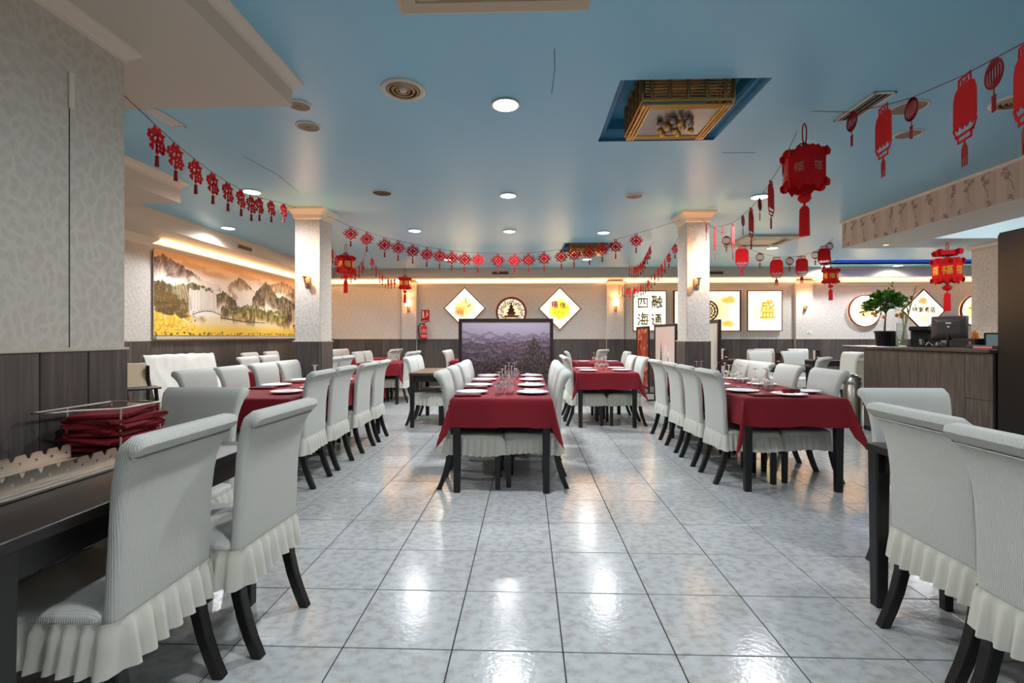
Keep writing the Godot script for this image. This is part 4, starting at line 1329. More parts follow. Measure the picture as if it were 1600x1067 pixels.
func carved_round(at: Vector3) -> void:
	var t := thing("carved_panel", "round carved wood panel with a pagoda, lit from behind, above the landscape screen", "light box", at)
	var st := S()
	border(st, outline("round", 0.79, 0.79), 0.86, 0.035, 0.09)
	obj("frame", st, M.frame_red, t)
	st = S()
	# pagoda: three roofs on a plinth
	for q in [[0.0, 0.13, 0.10], [0.0, 0.05, 0.17], [0.0, -0.03, 0.24]]:
		prism(st, PackedVector2Array([Vector2(-q[2] * 0.62, q[1]), Vector2(q[2] * 0.62, q[1]), Vector2(q[2] * 0.3, q[1] + 0.055), Vector2(-q[2] * 0.3, q[1] + 0.055)]), 0.055, 0.075)
		box(st, Vector3(0, q[1] - 0.02, 0.065), Vector3(q[2] * 0.75, 0.045, 0.02), 0)
	strip(st, [Vector2(0, 0.16), Vector2(0, 0.235)], 0.03, 0.055, 0.075)
	box(st, Vector3(0, -0.10, 0.065), Vector3(0.34, 0.05, 0.02), 0)
	box(st, Vector3(0, -0.24, 0.065), Vector3(0.3, 0.02, 0.02), 0)
	obj("pagoda_carving", st, M.frame_brown, t)
	st = S()
	for k in 26:
		var a := TAU * k / 26
		var r := 0.26 + 0.035 * sin(k * 2.3)
		var c := Vector2(cos(a), sin(a)) * r
		var pts := []
		for j in 9: pts.append(c + Vector2(cos(a + j * 0.75), sin(a + j * 0.75)) * (0.012 + 0.004 * j))
		strip(st, pts, 0.012, 0.056, 0.07)
		strip(st, [Vector2(cos(a + 0.1), sin(a + 0.1)) * 0.19, Vector2(cos(a - 0.08), sin(a - 0.08)) * 0.35], 0.011, 0.056, 0.07)
	for k in 10: strip(st, [Vector2(-0.16 + k * 0.035, -0.13), Vector2(-0.16 + k * 0.035, -0.23)], 0.012, 0.056, 0.07)
	obj("lattice", st, M.frame_brown, t)
	inst("lit_panel", poly_face(outline("round", 0.76, 0.76), Vector2(0.79, 0.79)), light_panel(lit_paper(64, Color(1.0, 0.96, 0.86), Color(0.98, 0.88, 0.68), 0.9), 0.9), t, Vector3(0, 0, 0.045))
	st = S()
	border(st, outline("round", 0.76, 0.76), 0.92, 0.004, 0.03)
	obj("halo_light_strip", st, M.warm_strip, t)
	area_light("light_box_glow", at + Vector3(0, 0, 0.1), Vector2(0.5, 0.5), Vector3.BACK, Color(1.0, 0.84, 0.62), 0.15)

# ---------------------------------------------------------------- chairs and tables
func rounded(hx: float, hz: float, r: float, y: float, per := 5, cz := 0.0) -> Array:
	var out := []
	for q in 4:
		var sx: float = [1, -1, -1, 1][q]
		var sz: float = [1, 1, -1, -1][q]
		for k in per:
			var a := PI / 2 * (q + float(k) / (per - 1))
			out.append(Vector3(sx * (hx - r) + cos(a) * r, y, cz + sz * (hz - r) + sin(a) * r))
	return out

func leg_solid(pts: Array, h0: float, h1: float) -> SurfaceTool:
	var st := S()
	var rings := []
	for i in pts.size():
		var h := lerpf(h0, h1, float(i) / (pts.size() - 1))
		var b := h * 0.22
		var r := []
		for q in [[1, 1, -b, 0.0], [1, 1, 0.0, -b], [1, -1, 0.0, b], [1, -1, -b, 0.0], [-1, -1, b, 0.0], [-1, -1, 0.0, b], [-1, 1, 0.0, -b], [-1, 1, b, 0.0]]:
			r.append(pts[i] + Vector3(q[0] * h + q[2], 0, q[1] * h + q[3]))
		var ang := func(p): return atan2(p.z - pts[i].z, p.x - pts[i].x)
		r.sort_custom(func(a, c): return ang.call(a) < ang.call(c))
		rings.append(r)
	loft(st, rings, true, true, true, false)
	return st

func make_chair() -> Node3D:
	var t := thing("dining_chair", "", "chair", Vector3.ZERO, 0.0, "white slip-covered dining chairs")
	var st := S()
	# scrolled back: a padded board that curls over backwards at the top
	var rings := []
	var line := [[0.42, 0.212, 0.214], [0.47, 0.216, 0.213], [0.54, 0.221, 0.211], [0.62, 0.226, 0.209], [0.70, 0.232, 0.209], [0.77, 0.241, 0.212], [0.83, 0.254, 0.217], [0.872, 0.270, 0.224], [0.906, 0.288, 0.231], [0.930, 0.306, 0.236], [0.940, 0.326, 0.239], [0.936, 0.343, 0.238], [0.928, 0.354, 0.232]]
	for q in line: q[1] = 0.212 + (q[1] - 0.212) * 0.74
	for i in line.size():
		var a: Array = line[maxi(0, i - 1)]
		var b: Array = line[mini(line.size() - 1, i + 1)]
		var d := Vector3(0, b[0] - a[0], b[1] - a[1]).normalized()
		var nrm := Vector3(0, -d.z, d.y)
		var th := 0.025 if i < 7 else lerpf(0.025, 0.040, (i - 7) / 4.0)
		if i == line.size() - 1: th = 0.024
		var hw: float = line[i][2]
		var r := []
		for q in rounded(hw, th, th * 0.9, 0.0, 6): r.append(Vector3(q.x, line[i][0], line[i][1]) + nrm * q.z)
		rings.append(r)
	loft(st, rings, true, true)
	obj("backrest", st, M.cover, t)
	# seat
	st = S()
	rings = []
	for q in [[0.335, 0.205, 0.0], [0.40, 0.214, 0.0], [0.43, 0.221, 0.0], [0.446, 0.221, 0.0], [0.458, 0.213, 0.0], [0.464, 0.19, 0.0], [0.468, 0.10, 0.0]]:
		rings.append(rounded(q[1], q[1] + 0.003, minf(0.04, q[1] * 0.4), q[0], 5, -0.018))
	loft(st, rings, true, true)
	obj("seat", st, M.cover, t)
	# gathered frill round seat and back
	st = S()
	var path := rounded(0.222, 0.243, 0.03, 0.0, 4, -0.002)
	var dense := []
	for i in path.size():
		var a: Vector3 = path[i]
		var b: Vector3 = path[(i + 1) % path.size()]
		var m := maxi(1, roundi((b - a).length() / 0.011))
		for k in m: dense.append(a.lerp(b, float(k) / m))
	var rows := []
	var r0 := RandomNumberGenerator.new()
	r0.seed = 3
	var waves := []
	var ph := 0.0
	for i in dense.size():
		ph += r0.randf_range(0.5, 2.0)
		waves.append(sin(ph))
	for row in [[0.432, 0.000, 0.001, 0.0], [0.418, -0.001, 0.004, 0.0], [0.405, 0.006, 0.008, 0.0], [0.35, 0.013, 0.012, 0.0], [0.292, 0.021, 0.015, 1.0]]:
		var r := []
		for i in dense.size():
			var a: Vector3 = dense[i]
			var nrm: Vector3 = (dense[(i + 1) % dense.size()] - dense[(i - 1 + dense.size()) % dense.size()]).cross(Vector3.UP).normalized()
			if nrm.dot(a) < 0: nrm = -nrm
			r.append(a + nrm * (row[1] + row[2] * waves[i]) + Vector3.UP * (row[0] + row[3] * 0.008 * sin(i * 0.13)))
		r.append(r[0])
		rows.append(r)
	sheet(st, rows)
	obj("frill", st, M.frill, t)
	for s in [-1.0, 1.0]:
		obj("leg", leg_solid([Vector3(s * 0.178, 0.0, -0.195), Vector3(s * 0.178, 0.2, -0.195), Vector3(s * 0.178, 0.40, -0.195)], 0.019, 0.024), M.leg, t)
		obj("leg", leg_solid([Vector3(s * 0.178, 0.0, 0.292), Vector3(s * 0.178, 0.07, 0.262), Vector3(s * 0.178, 0.15, 0.234), Vector3(s * 0.178, 0.24, 0.212), Vector3(s * 0.178, 0.33, 0.203), Vector3(s * 0.178, 0.41, 0.203)], 0.0205, 0.0235), M.leg, t)
	st = S()
	for s in [-1.0, 1.0]: box(st, Vector3(s * 0.178, 0.325, 0.0), Vector3(0.024, 0.03, 0.37), 0.003)
	box(st, Vector3(0, 0.325, -0.195), Vector3(0.33, 0.03, 0.024), 0.003)
	box(st, Vector3(0, 0.325, 0.2), Vector3(0.33, 0.03, 0.024), 0.003)
	obj("seat_frame", st, M.leg, t)
	return t

var chair0: Node3D
var chairs := 0

func chair(x: float, z: float, turn: float, label: String, group := "white slip-covered dining chairs") -> void:
	if chairs == 0:
		chair0.position = Vector3(x, 0, z)
		chair0.rotation.y = turn
		chair0.set_meta("label", label)
	else:
		dup(chair0, Vector3(x, 0, z), turn, label, group)
	chairs += 1

const NTH := ["nearest", "second", "third", "fourth", "fifth"]

func row_of_chairs(x: float, zs: Array, turn: float, where: String, jitter := 0.03) -> void:
	for k in zs.size():
		chair(x + rng.randf_range(-0.012, 0.012), -zs[k], turn + rng.randf_range(-jitter, jitter), "white slip-covered chair, %s %s" % [NTH[k] if k + 1 < zs.size() or k == 0 else "farthest", where])

func table(called: String, label: String, x0: float, x1: float, z0: float, z1: float, top: Material, group := "") -> Node3D:
	var t := thing(called, label, "table", Vector3((x0 + x1) / 2.0, 0, -(z0 + z1) / 2.0), 0.0, group)
	var w := x1 - x0
	var d := z1 - z0
	var st := S()
	box(st, Vector3(0, 0.7425, 0), Vector3(w, 0.035, d), 0.003)
	obj("tabletop", st, top, t)
	st = S()
	for s in [-1.0, 1.0]:
		box(st, Vector3(s * (w / 2 - 0.045), 0.68, 0), Vector3(0.022, 0.09, d - 0.12), 0.002)
		box(st, Vector3(0, 0.68, s * (d / 2 - 0.045)), Vector3(w - 0.12, 0.09, 0.022), 0.002)
	obj("apron", st, M.leg, t)
	for sx in [-1.0, 1.0]:
		for sz in [-1.0, 1.0]:
			var c := Vector3(sx * (w / 2 - 0.038), 0, sz * (d / 2 - 0.038))
			obj("leg", leg_solid([c, c + Vector3(0, 0.4, 0), c + Vector3(0, 0.725, 0)], 0.026, 0.033), M.leg, t)
	return t

func tablecloth(label: String, x0: float, x1: float, z0: float, z1: float, drop := 0.23, corner := 1.24, flare := 0.33) -> void:
	var t := S()
	var us := []
	var w := x1 - x0
	var d := z1 - z0
	var vs := []
	for k in 7: us.append(-drop + drop * k / 7.0)
	us.append(-0.012)
	for k in 13: us.append(0.006 + (w - 0.012) * k / 12.0)
	us.append(w + 0.012)
	for k in 7: us.append(w + drop * (k + 1) / 7.0)
	for k in 7: vs.append(-drop + drop * k / 7.0)
	vs.append(-0.012)
	var nd := int(d / 0.07)
	for k in nd + 1: vs.append(0.006 + (d - 0.012) * k / float(nd))
	vs.append(d + 0.012)
	for k in 7: vs.append(d + drop * (k + 1) / 7.0)
	var seed_ := rng.randf() * 6.0
	var rows := []
	for v in vs:
		var row := []
		for u in us:
			var ox: float = -u if u < 0 else maxf(0.0, u - w)
			var oz: float = -v if v < 0 else maxf(0.0, v - d)
			var sx := -1.0 if u < 0 else 1.0
			var sz := -1.0 if v < 0 else 1.0
			var r := Vector2(ox, oz).length()
			var p := Vector3(clampf(u, 0, w), 0, clampf(v, 0, d))
			if r > 0.0:
				var phi := atan2(oz, ox)
				var along: float = p.z if oz == 0.0 else p.x
				var fl := 0.045 * r + 0.010 * (r / drop) * sin(along * 11.0 + seed_) + 0.006 * (r / drop) * sin(along * 23.0 + seed_ * 2)
				var s2 := sin(2.0 * phi)
				r *= 1.0 + (corner - 1.0) * s2 * s2
				fl += r * flare * s2 * s2 - r * 0.05 * absf(sin(4.0 * phi))
				p.x += sx * cos(phi) * fl
				p.z += sz * sin(phi) * fl
				p.y -= sqrt(maxf(0.0, r * r - fl * fl * 0.8))
				if ox > drop - 0.001 or oz > drop - 0.001: p.y += 0.004 * (1.0 if (int(roundf((u + v) / 0.03)) % 2) else -1.0)
			p.y += 0.0008 * sin(u * 17.0) * sin(v * 13.0)
			row.append(p + Vector3(-w / 2.0, 0.765, -d / 2.0))
		rows.append(row)
	sheet(t, rows)
	var o := obj("tablecloth", t, M.red_cloth, null, Vector3((x0 + x1) / 2.0, 0, -(z0 + z1) / 2.0))
	tag(o, label, "tablecloth", "red tablecloths")

func build_furniture() -> void:
	chair0 = make_chair()
	var px := PI / 2   # faces -x
	var nx := -PI / 2  # faces +x
	# foreground
	chair(-1.435, -1.56, px, "white waffle-covered chair nearest the camera on the left, partly cut by the frame")
	chair(-1.345, -2.045, px - 0.05, "white waffle-covered chair second from the camera on the left, beside the dark table")
	chair(-1.84, -2.38, PI, "white chair at the far end of the left foreground table, behind the red napkins")
	chair(1.84, -1.95, nx - 0.02, "white waffle-covered chair on the right whose whole back shows beside the dark table")
	chair(1.74, -1.44, nx, "white waffle-covered chair cut off by the right edge of the picture")
	chair(2.12, -2.47, PI, "white chair at the far end of the right foreground table, before the bar")
	# the three long red tables
	table("dining_table", "long dark table under the central red cloth, in front of the landscape screen", -0.61, 0.19, 3.83, 6.25, M.table_wood)
	tablecloth("red cloth on the central long table", -0.62, 0.20, 3.82, 6.26)
	row_of_chairs(-0.45, [4.12, 4.7, 5.3, 5.88], nx, "of the row along the left side of the central red table")
	row_of_chairs(0.045, [4.18, 4.72, 5.27, 5.82], px, "of the row along the right side of the central red table")
	table("dining_table", "long dark table under the right red cloth, left of the bar counter", 1.765, 2.57, 3.93, 6.05, M.table_wood)
	tablecloth("red cloth on the right long table before the bar", 1.755, 2.58, 3.92, 6.06, 0.23, 1.42)
	row_of_chairs(1.905, [4.33, 4.88, 5.43, 6.09], nx, "of the row along the left side of the right red table")
	row_of_chairs(2.43, [4.38, 5.06, 5.62, 6.08], px, "of the row along the bar side of the right red table")
	table("dining_table", "long dark table under the left red cloth, before the mural", -2.575, -1.91, 3.76, 6.2, M.table_wood)
	tablecloth("red cloth on the left long table before the mural", -2.58, -1.90, 3.75, 6.21, 0.23, 1.1, 0.12)
	row_of_chairs(-2.07, [4.08, 4.64, 5.3, 5.83], px, "of the row along the aisle side of the left red table")
	row_of_chairs(-2.65, [4.13, 4.66, 5.22, 5.76], nx, "of the row along the mural side of the left red table")
	# second line of tables
	table("dining_table", "dark table under the red cloth right behind the central table", 0.70, 1.525, 6.63, 7.85, M.table_wood)
	tablecloth("red cloth on the table behind the central one, near the right column", 0.69, 1.535, 6.62, 7.86)
	row_of_chairs(0.86, [6.98, 7.53], nx, "on the left of the red table beyond the central one")
	row_of_chairs(1.375, [6.98, 7.55], px, "on the right of the red table beyond the central one")
	table("dining_table", "bare dark table left of the landscape screen", -1.64, -0.84, 6.55, 7.65, M.table_oak)
	row_of_chairs(-1.43, [6.93, 7.4], nx, "on the left of the bare table beside the landscape screen")
	row_of_chairs(-1.03, [6.93, 7.42], px, "on the right of the bare table beside the landscape screen")
	table("dining_table", "dark table under a red cloth in front of the mural, beyond the left long table", -3.97, -3.2, 6.53, 7.75, M.table_wood)
	tablecloth("red cloth on the table close to the mural", -3.98, -3.19, 6.52, 7.76)
	row_of_chairs(-3.8, [6.85, 7.4], nx, "on the mural side of the red table close to the mural")
	row_of_chairs(-3.06, [6.72, 7.27], px, "on the column side of the red table close to the mural")
	table("dining_table", "far table under a red cloth against the mural wall", -5.0, -4.25, 8.25, 9.75, M.table_wood)
	tablecloth("red cloth on the far table against the mural wall", -5.01, -4.24, 8.24, 9.76)
	row_of_chairs(-4.83, [8.65, 9.35], nx, "against the wall under the mural")
	# third line
	table("dining_table", "dark table under a red cloth behind the left column", -3.2, -2.4, 8.81, 10.0, M.table_wood)
	tablecloth("red cloth on the table behind the left column", -3.21, -2.39, 8.8, 10.01)
	row_of_chairs(-3.03, [9.2, 9.72], nx, "on the left of the red table behind the left column")
	row_of_chairs(-2.56, [9.2, 9.72], px, "on the right of the red table behind the left column")
	table("dining_table", "far table under a red cloth in the back left corner", -4.15, -3.3, 10.65, 11.5, M.table_wood)
	tablecloth("red cloth on the table in the back left corner", -4.16, -3.29, 10.64, 11.51, 0.2)
	row_of_chairs(-4.12, [10.85, 11.32], nx, "on the left of the red table in the back left corner")
	row_of_chairs(-3.36, [10.85, 11.32], px, "on the right of the red table in the back left corner")
	table("dining_table", "far table under a red cloth hidden behind the landscape screen", -1.6, -0.8, 9.9, 11.1, M.table_wood)
	tablecloth("red cloth on the table mostly behind the landscape screen", -1.61, -0.79, 9.89, 11.11)
	row_of_chairs(-1.45, [10.15, 10.65], nx, "just left of the landscape screen, against the back wainscot")
	table("dining_table", "far table under a red cloth before the middle pilaster", 0.95, 1.8, 9.1, 10.2, M.table_wood)
	tablecloth("red cloth on the far table before the middle pilaster", 0.94, 1.81, 9.09, 10.21)
	chair(1.08, -9.55, nx, "white chair on the left of the far red table before the middle pilaster")
	chair(1.69, -9.55, px, "white chair on the right of the far red table before the middle pilaster")
	chair(1.5, -11.1, 0.9, "cream-looking chair standing alone against the back wainscot beyond the far red table")
	# right-hand back area with bare tables
	table("dining_table", "bare dark table with a menu holder beyond the right red table", 4.2, 5.0, 8.55, 9.25, M.table_oak)
	chair(4.72, -9.58, PI, "white chair facing the viewer behind the bare table with the menu holder")
	chair(5.38, -9.52, PI + 0.1, "white chair facing the viewer right of the menu holder table")
	chair(4.02, -7.12, 0.75, "white chair turned away between the right red table and the bare tables")
	table("dining_table", "bare dark table near the right pilaster", 6.0, 6.65, 10.2, 10.95, M.table_wood)
	chair(6.45, -11.3, PI, "white chair behind the bare table near the right pilaster")
	chair(5.7, -11.4, PI, "white chair against the wainscot below the gold calligraphy box")
	chair(5.82, -9.2, px, "white chair facing left, left one of the pair back to back near the counter end")
	chair(6.55, -9.25, nx, "white chair facing right, right one of the pair back to back near the counter end")
	table("dining_table", "far bare table behind the plant-painted partition", 4.1, 4.85, 10.45, 11.1, M.table_oak)
	chair(4.55, -11.45, PI, "white chair behind the far bare table, below the wide light box")
	chair(4.95, -10.75, 2.2, "white chair turned sideways at the right of the far bare table")

# ---------------------------------------------------------------- things on the tables
var plate0: Node3D
var glass0: Node3D
var napkin0: Node3D
var counts := {}

func once(proto: Node3D, key: String, at: Vector3, turn: float, label: String, group := "") -> Node3D:
	if not counts.has(key):
		counts[key] = 1
		proto.position = at
		proto.rotation.y = turn
		proto.set_meta("label", label)
		return proto
	return dup(proto, at, turn, label, group)

const Y0 := 0.7665

func plate(x: float, z: float, label: String) -> void:
	once(plate0, "plate", Vector3(x, Y0, -z), 0.0, label)

func glass(x: float, z: float, label: String) -> void:
	once(glass0, "glass", Vector3(x, Y0, -z), rng.randf() * 6.0, label)

func napkin(x: float, z: float, turn: float, label: String) -> void:
	once(napkin0, "napkin", Vector3(x, Y0, -z), turn, label)

func build_table_settings() -> void:
	plate0 = thing("plate", "", "plate", Vector3.ZERO, 0.0, "white dinner plates")
	var st := S()
	lathe(st, [Vector2(0.001, 0.004), Vector2(0.075, 0.004), Vector2(0.085, 0.002), Vector2(0.09, 0.003), Vector2(0.138, 0.019), Vector2(0.14, 0.0215), Vector2(0.137, 0.022), Vector2(0.092, 0.0085), Vector2(0.08, 0.007), Vector2(0.001, 0.007)], 36)
	obj("dish", st, M.china, plate0)
	glass0 = thing("wine_glass", "", "wine glass", Vector3.ZERO, 0.0, "upturned wine glasses")
	st = S()
	lathe(st, [Vector2(0.034, 0.0), Vector2(0.0405, 0.03), Vector2(0.041, 0.05), Vector2(0.036, 0.078), Vector2(0.022, 0.098), Vector2(0.008, 0.106), Vector2(0.006, 0.102), Vector2(0.02, 0.095), Vector2(0.0345, 0.076), Vector2(0.0395, 0.05), Vector2(0.039, 0.03), Vector2(0.0325, 0.0)], 20, Vector3.ZERO, false, false)
	obj("bowl", st, M.glass, glass0)
	st = S()
	lathe(st, [Vector2(0.008, 0.1045), Vector2(0.0045, 0.115), Vector2(0.004, 0.15), Vector2(0.005, 0.178), Vector2(0.009, 0.184)], 12)
	obj("stem", st, M.glass, glass0)
	st = S()
	lathe(st, [Vector2(0.008, 0.182), Vector2(0.02, 0.187), Vector2(0.0355, 0.1895), Vector2(0.0355, 0.1912), Vector2(0.001, 0.1925)], 22)
	obj("foot", st, M.glass, glass0)
	napkin0 = thing("napkin", "", "napkin", Vector3.ZERO, 0.0, "folded dark red napkins with cutlery")
	st = S()
	for k in 3:
		var rings := []
		for y in [[0.0, 0.0], [0.0022, 0.003], [0.0048, 0.0]]: rings.append(rounded(0.112 - k * 0.002, 0.064 - k * 0.004 + y[1], 0.006, 0.001 + k * 0.005 + y[0], 3, k * 0.003))
		loft(st, rings, true, true)
	obj("cloth", st, M.napkin, napkin0)
	st = S()
	box(st, Vector3(-0.045, 0.0175, 0.012), Vector3(0.075, 0.0035, 0.014), 0.0012)
	tube(st, [Vector3(-0.01, 0.0178, 0.012), Vector3(0.05, 0.0185, 0.010), Vector3(0.088, 0.0178, 0.012)], 0.0045, 6)
	obj("knife", st, M.steel, napkin0)
	st = S()
	tube(st, [Vector3(-0.088, 0.0178, -0.016), Vector3(-0.02, 0.0185, -0.016), Vector3(0.04, 0.0178, -0.014)], 0.0042, 6)
	for k in 4: tube(st, [Vector3(0.045, 0.018, -0.014 + (k - 1.5) * 0.001), Vector3(0.056, 0.018, -0.014 + (k - 1.5) * 0.006), Vector3(0.088, 0.0185, -0.014 + (k - 1.5) * 0.006)], 0.0016, 5)
	obj("fork", st, M.steel, napkin0)
	# central table
	var zs := [4.18, 4.79, 5.40, 5.96]
	for k in 4:
		plate(-0.485, zs[k], "white plate, %s on the left side of the central red table" % (NTH[k] if k < 3 else "farthest"))
		plate([0.045, 0.04, 0.045, 0.05][k], zs[k] - 0.01, "white plate, %s on the right side of the central red table" % (NTH[k] if k < 3 else "farthest"))
		napkin(-0.50, zs[k] - 0.19, 0.05, "dark red napkin with cutlery in front of the %s left plate of the central table" % (NTH[k] if k < 3 else "farthest"))
		napkin(0.06, zs[k] + 0.2, PI, "dark red napkin with cutlery behind the %s right plate of the central table" % (NTH[k] if k < 3 else "farthest"))
	var gl := [[-0.245, 4.16], [-0.16, 4.2], [-0.243, 4.62], [-0.165, 5.0], [-0.235, 5.06], [-0.15, 5.6], [-0.22, 5.66], [-0.14, 5.98]]
	for k in gl.size(): glass(gl[k][0], gl[k][1], "upturned wine glass in the middle of the central red table, %s" % ["front left of the cluster", "front right of the cluster", "just behind the front pair", "right of the second pair", "left of the second pair", "right of the third pair", "left of the third pair", "nearest the landscape screen"][k])
	# right table
	var rp := [[1.935, 4.36, "white plate at the near left corner of the right red table"], [2.21, 4.10, "white plate carrying a rolled napkin at the near end of the right red table"], [2.46, 4.34, "white plate at the near right corner of the right red table"], [2.40, 4.97, "second white plate on the bar side of the right red table"], [1.93, 4.95, "second white plate on the left side of the right red table"], [1.94, 5.6, "third white plate on the left side of the right red table"], [2.41, 5.6, "third white plate on the bar side of the right red table"]]
	for q in rp: plate(q[0], q[1], q[2])
	napkin(1.99, 4.08, 0.02, "dark red napkin with cutlery at the near left of the right red table")
	napkin(1.96, 4.66, 0.05, "second dark red napkin with cutlery on the left of the right red table")
	napkin(2.42, 5.28, PI, "dark red napkin with cutlery on the bar side of the right red table")
	var roll := thing("rolled_napkin", "red and black patterned rolled napkin lying on a plate of the right red table", "napkin", Vector3(2.225, Y0 + 0.0235, -4.10), 0.1)
	st = S()
	tube(st, [Vector3(-0.07, 0.014, 0), Vector3(-0.065, 0.016, 0), Vector3(0, 0.019, 0.004), Vector3(0.06, 0.017, 0), Vector3(0.07, 0.014, 0)], 0.019, 12)
	obj("cloth", st, M.napkin, roll)
	st = S()
	tube(st, [Vector3(-0.016, 0.017, 0.003), Vector3(0.016, 0.017, 0.003)], 0.0205, 12)
	obj("band", st, M.black_matt, roll)
	var rg := [[2.20, 4.68], [2.285, 4.6], [2.255, 4.53], [2.31, 4.7], [2.20, 5.28], [2.28, 5.17], [2.29, 5.30], [2.24, 5.72], [2.31, 5.66], [2.2, 6.1], [2.13, 6.08]]
	for k in rg.size(): glass(rg[k][0], rg[k][1], "upturned wine glass on the right red table, %s" % ["left of the nearest cluster", "right of the nearest cluster", "front of the nearest cluster", "back of the nearest cluster", "left of the second cluster", "front of the second cluster", "right of the second cluster", "left of the third pair", "right of the third pair", "right one at the far end", "left one at the far end"][k])
	# left table
	var lp := [[-2.52, 4.72, "white plate on the mural side of the left red table, nearest"], [-2.12, 4.15, "white plate at the near aisle corner of the left red table"], [-2.52, 5.3, "second white plate on the mural side of the left red table"], [-2.52, 5.78, "farthest white plate on the mural side of the left red table"], [-2.10, 4.72, "second white plate on the aisle side of the left red table"], [-2.10, 5.3, "third white plate on the aisle side of the left red table"]]
	for q in lp: plate(q[0], q[1], q[2])
	napkin(-2.52, 4.48, 0.06, "dark red napkin with cutlery nearest on the mural side of the left red table")
	napkin(-2.52, 5.06, 0.0, "second dark red napkin on the mural side of the left red table")
	napkin(-2.5, 5.55, 0.0, "third dark red napkin on the mural side of the left red table")
	napkin(-2.10, 4.43, PI, "dark red napkin with cutlery on the aisle side of the left red table")
	for q in [[-2.31, 5.1, "left"], [-2.26, 5.02, "right"]]: glass(q[0], q[1], "upturned wine glass in the middle of the left red table, %s of two" % q[2])
	# table beyond the central one
	for q in [[0.87, 7.36, "far left"], [0.87, 6.88, "near left"], [1.38, 7.46, "far right"], [1.37, 6.98, "near right"]]: plate(q[0], q[1], "white plate at the %s place of the red table beyond the central one" % q[2])
	for q in [[1.06, 7.3, "left"], [1.12, 7.22, "middle"], [1.19, 7.26, "right"]]: glass(q[0], q[1], "upturned wine glass on the red table beyond the central one, %s of three" % q[2])
	for q in [[1.1, 9.4, "near left"], [1.65, 9.45, "near right"]]: plate(q[0], q[1], "white plate at the %s place of the far red table by the middle pilaster" % q[2])
	for q in [[1.32, 9.5, "left"], [1.40, 9.42, "middle"], [1.47, 9.5, "right"]]: glass(q[0], q[1], "upturned wine glass on the far red table by the middle pilaster, %s of three" % q[2])
	for q in [[-2.72, 9.2, "left"], [-2.64, 9.15, "right"], [-2.6, 9.4, "rear"]]: glass(q[0], q[1], "upturned wine glass on the red table behind the left column, %s of three" % q[2])
	plate(-2.98, 9.25, "white plate on the red table behind the left column")

